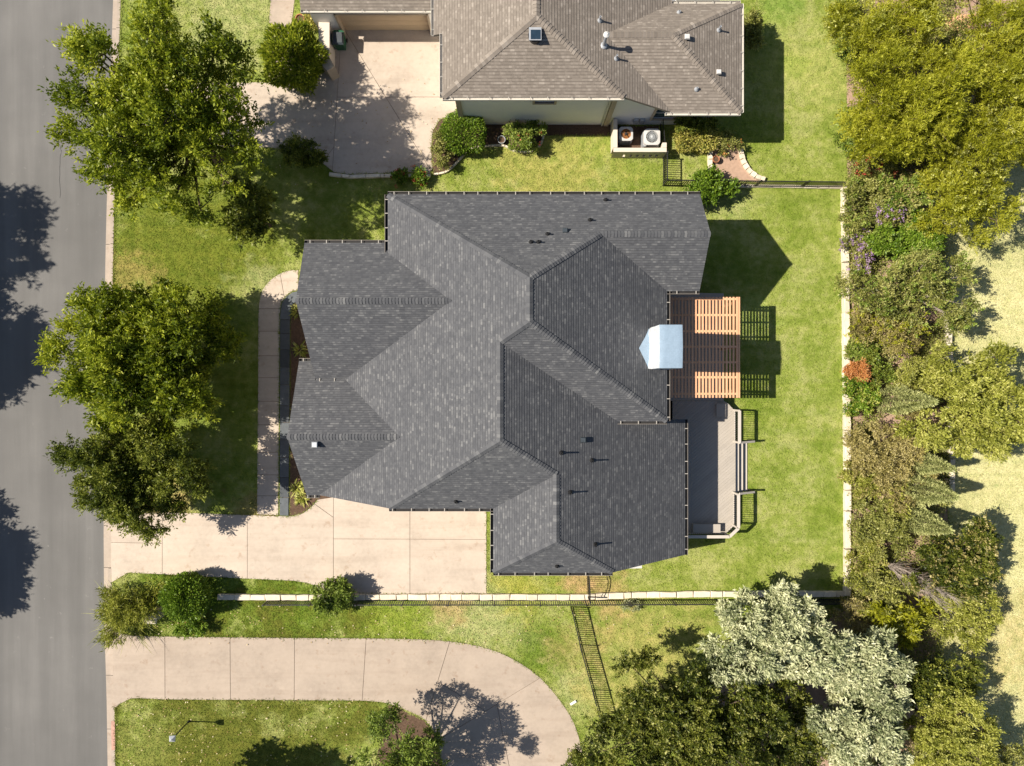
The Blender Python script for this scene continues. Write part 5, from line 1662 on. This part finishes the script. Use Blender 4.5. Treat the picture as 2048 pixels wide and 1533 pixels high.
def undergrowth():
    rg = np.random.default_rng(77); n_ = 90000
    px_ = rg.uniform(1690, 2080, n_); py_ = rg.uniform(-60, 1600, n_)
    q_ = (px_ - CX) / S; r_ = (CY - py_) / S
    d_ = np.sin(q_ * 1.3 + 2) + np.sin(r_ * 1.1) + .8 * np.sin(q_ * 2.7 - r_ * 2.1) + rg.normal(0, .5, n_)
    o_ = pip(q_, r_, ebed) & (d_ > -.1)
    q_, r_ = q_[o_], r_[o_]; m_ = len(q_)
    c0 = np.stack([q_, r_, rg.uniform(.02, .45, m_)], 1)
    D_ = unit(rg.normal(0, .6, (m_, 3)) + np.array([0, 0, .8]))
    lum = np.clip(.5 + .3 * np.sin(q_ * 2.2) * np.sin(r_ * 1.7) + rg.normal(0, .2, m_), 0, 1)
    a_ = twig_leaves(rg, c0, D_, np.full(m_, .25), 5, .12, .05, .08, .8, lum)
    tag(link(bpy.data.objects.new('undergrowth', leaf_mesh('undergrowth', *a_, M['leaf_olive']))), 'low olive undergrowth and litter on the hedgerow soil', None, None, 'stuff')


# ------------------------------------------------------------------ grass blades and fallen leaves
rng = np.random.default_rng(99)
def pip(x, y, poly):
    r = np.zeros(len(x), bool); n = len(poly)
    for i in range(n):
        x1, y1 = poly[i][0], poly[i][1]; x2, y2 = poly[(i + 1) % n][0], poly[(i + 1) % n][1]
        if y1 == y2: continue
        cnd = ((y1 > y) != (y2 > y)) & (x < (x2 - x1) * (y - y1) / (y2 - y1) + x1)
        r ^= cnd
    return r


undergrowth()


def blades(name, label, x, y, z, mat, L=(.05, .11), wd=.022):
    n = len(x)
    t = rng.uniform(0, 2 * np.pi, n)
    l = rng.uniform(*L, n)
    tilt = rng.uniform(.75, 1.3, n)
    a = np.stack([np.cos(t) * np.sin(tilt), np.sin(t) * np.sin(tilt), np.cos(tilt)], 1)
    s_ = np.stack([-np.sin(t), np.cos(t), np.zeros(n)], 1) * (wd * rng.uniform(.6, 1.4, n))[:, None]
    p = np.stack([x, y, np.full(n, z)], 1)
    v = np.empty((n, 3, 3), np.float32)
    v[:, 0] = p - s_; v[:, 1] = p + s_; v[:, 2] = p + a * l[:, None]
    m = bpy.data.meshes.new(name)
    m.vertices.add(n * 3); m.vertices.foreach_set('co', v.reshape(-1))
    m.loops.add(n * 3); m.loops.foreach_set('vertex_index', np.arange(n * 3, dtype=np.int32))
    m.polygons.add(n); m.polygons.foreach_set('loop_start', np.arange(0, n * 3, 3, dtype=np.int32)); m.polygons.foreach_set('loop_total', np.full(n, 3, np.int32))
    m.materials.append(M[mat]); m.update(calc_edges=True)
    return tag(link(bpy.data.objects.new(name, m)), label, None, None, 'stuff')


n = 620000
x = rng.uniform(-22.8, 29.0, n); y = rng.uniform(-22, 22, n)
kx = np.interp(-y, [-p[1] for p in kerb_back], [p[0] for p in kerb_back])
ok = (x > kx + .02) & (x < 18.45)
for q in EXCL: ok &= ~pip(x, y, q)
blades('grass', 'short mown grass blades over the lawns', x[ok], y[ok], 0.0, 'lawn')
n = 90000
x = rng.uniform(23, 30, n); y = rng.uniform(-22, 22, n)
ok = pip(x, y, mead)
blades('meadow_grass', 'short pale grass of the meadow beyond the hedgerow', x[ok], y[ok], .006, 'meadow', (.06, .14))

ex_, ey_ = [], []
for q in EXCL:
    for a_, b_ in zip(q, q[1:] + q[:1]):
        L_ = math.dist(a_[:2], b_[:2]); m_ = int(L_ * 34)
        if m_ < 1 or max(abs(a_[0]), abs(b_[0])) > 29: continue
        t_ = rng.random(m_)
        ex_.append(a_[0] + (b_[0] - a_[0]) * t_ + rng.normal(0, .035, m_)); ey_.append(a_[1] + (b_[1] - a_[1]) * t_ + rng.normal(0, .035, m_))
for i_ in range(len(kerb_back) - 1):
    a_, b_ = kerb_back[i_], kerb_back[i_ + 1]
    if min(a_[1], b_[1]) > 23 or max(a_[1], b_[1]) < -23: continue
    m_ = int(math.dist(a_, b_) * 60); t_ = rng.random(m_)
    ex_.append(a_[0] + (b_[0] - a_[0]) * t_ + np.abs(rng.normal(.02, .05, m_))); ey_.append(a_[1] + (b_[1] - a_[1]) * t_)
ex_, ey_ = np.concatenate(ex_), np.concatenate(ey_)
ok = np.ones(len(ex_), bool)
for q in EXCL:
    qi = inset(q, .07)
    ok &= ~pip(ex_, ey_, qi)
for y0_, y1_ in drops: ok &= ~((ex_ < -21.9) & (ey_ < y0_) & (ey_ > y1_))
blades('edge_grass', 'longer unmown grass blades along paving and wall edges', ex_[ok], ey_[ok], 0.02, 'lawn', (.08, .17), .016)

nf = 700
fx = np.concatenate([rng.uniform(-22, -8, 300), rng.uniform(-21, 9, 260), rng.uniform(-16, -4, 140)]); fy = np.concatenate([rng.uniform(-21.5, -17.5, 300), rng.uniform(-14.5, -12.3, 260), rng.uniform(10.5, 17, 140)])
k = len(fx); a = unit(np.stack([rng.normal(0, 1, k), rng.normal(0, 1, k), np.zeros(k)], 1)); nr = unit(np.stack([rng.normal(0, .3, k), rng.normal(0, .3, k), np.ones(k)], 1)); nr = unit(nr - a * (nr * a).sum(1, keepdims=True))
me = leaf_mesh('fallen_leaves', np.stack([fx, fy, np.full(k, .085)], 1), a, nr, rng.uniform(.06, .11, k), rng.uniform(.04, .07, k), rng.random(k), M['fallen'])
tag(link(bpy.data.objects.new('fallen_leaves', me)), 'scattered pale fallen leaves on the lawns', None, None, 'stuff')
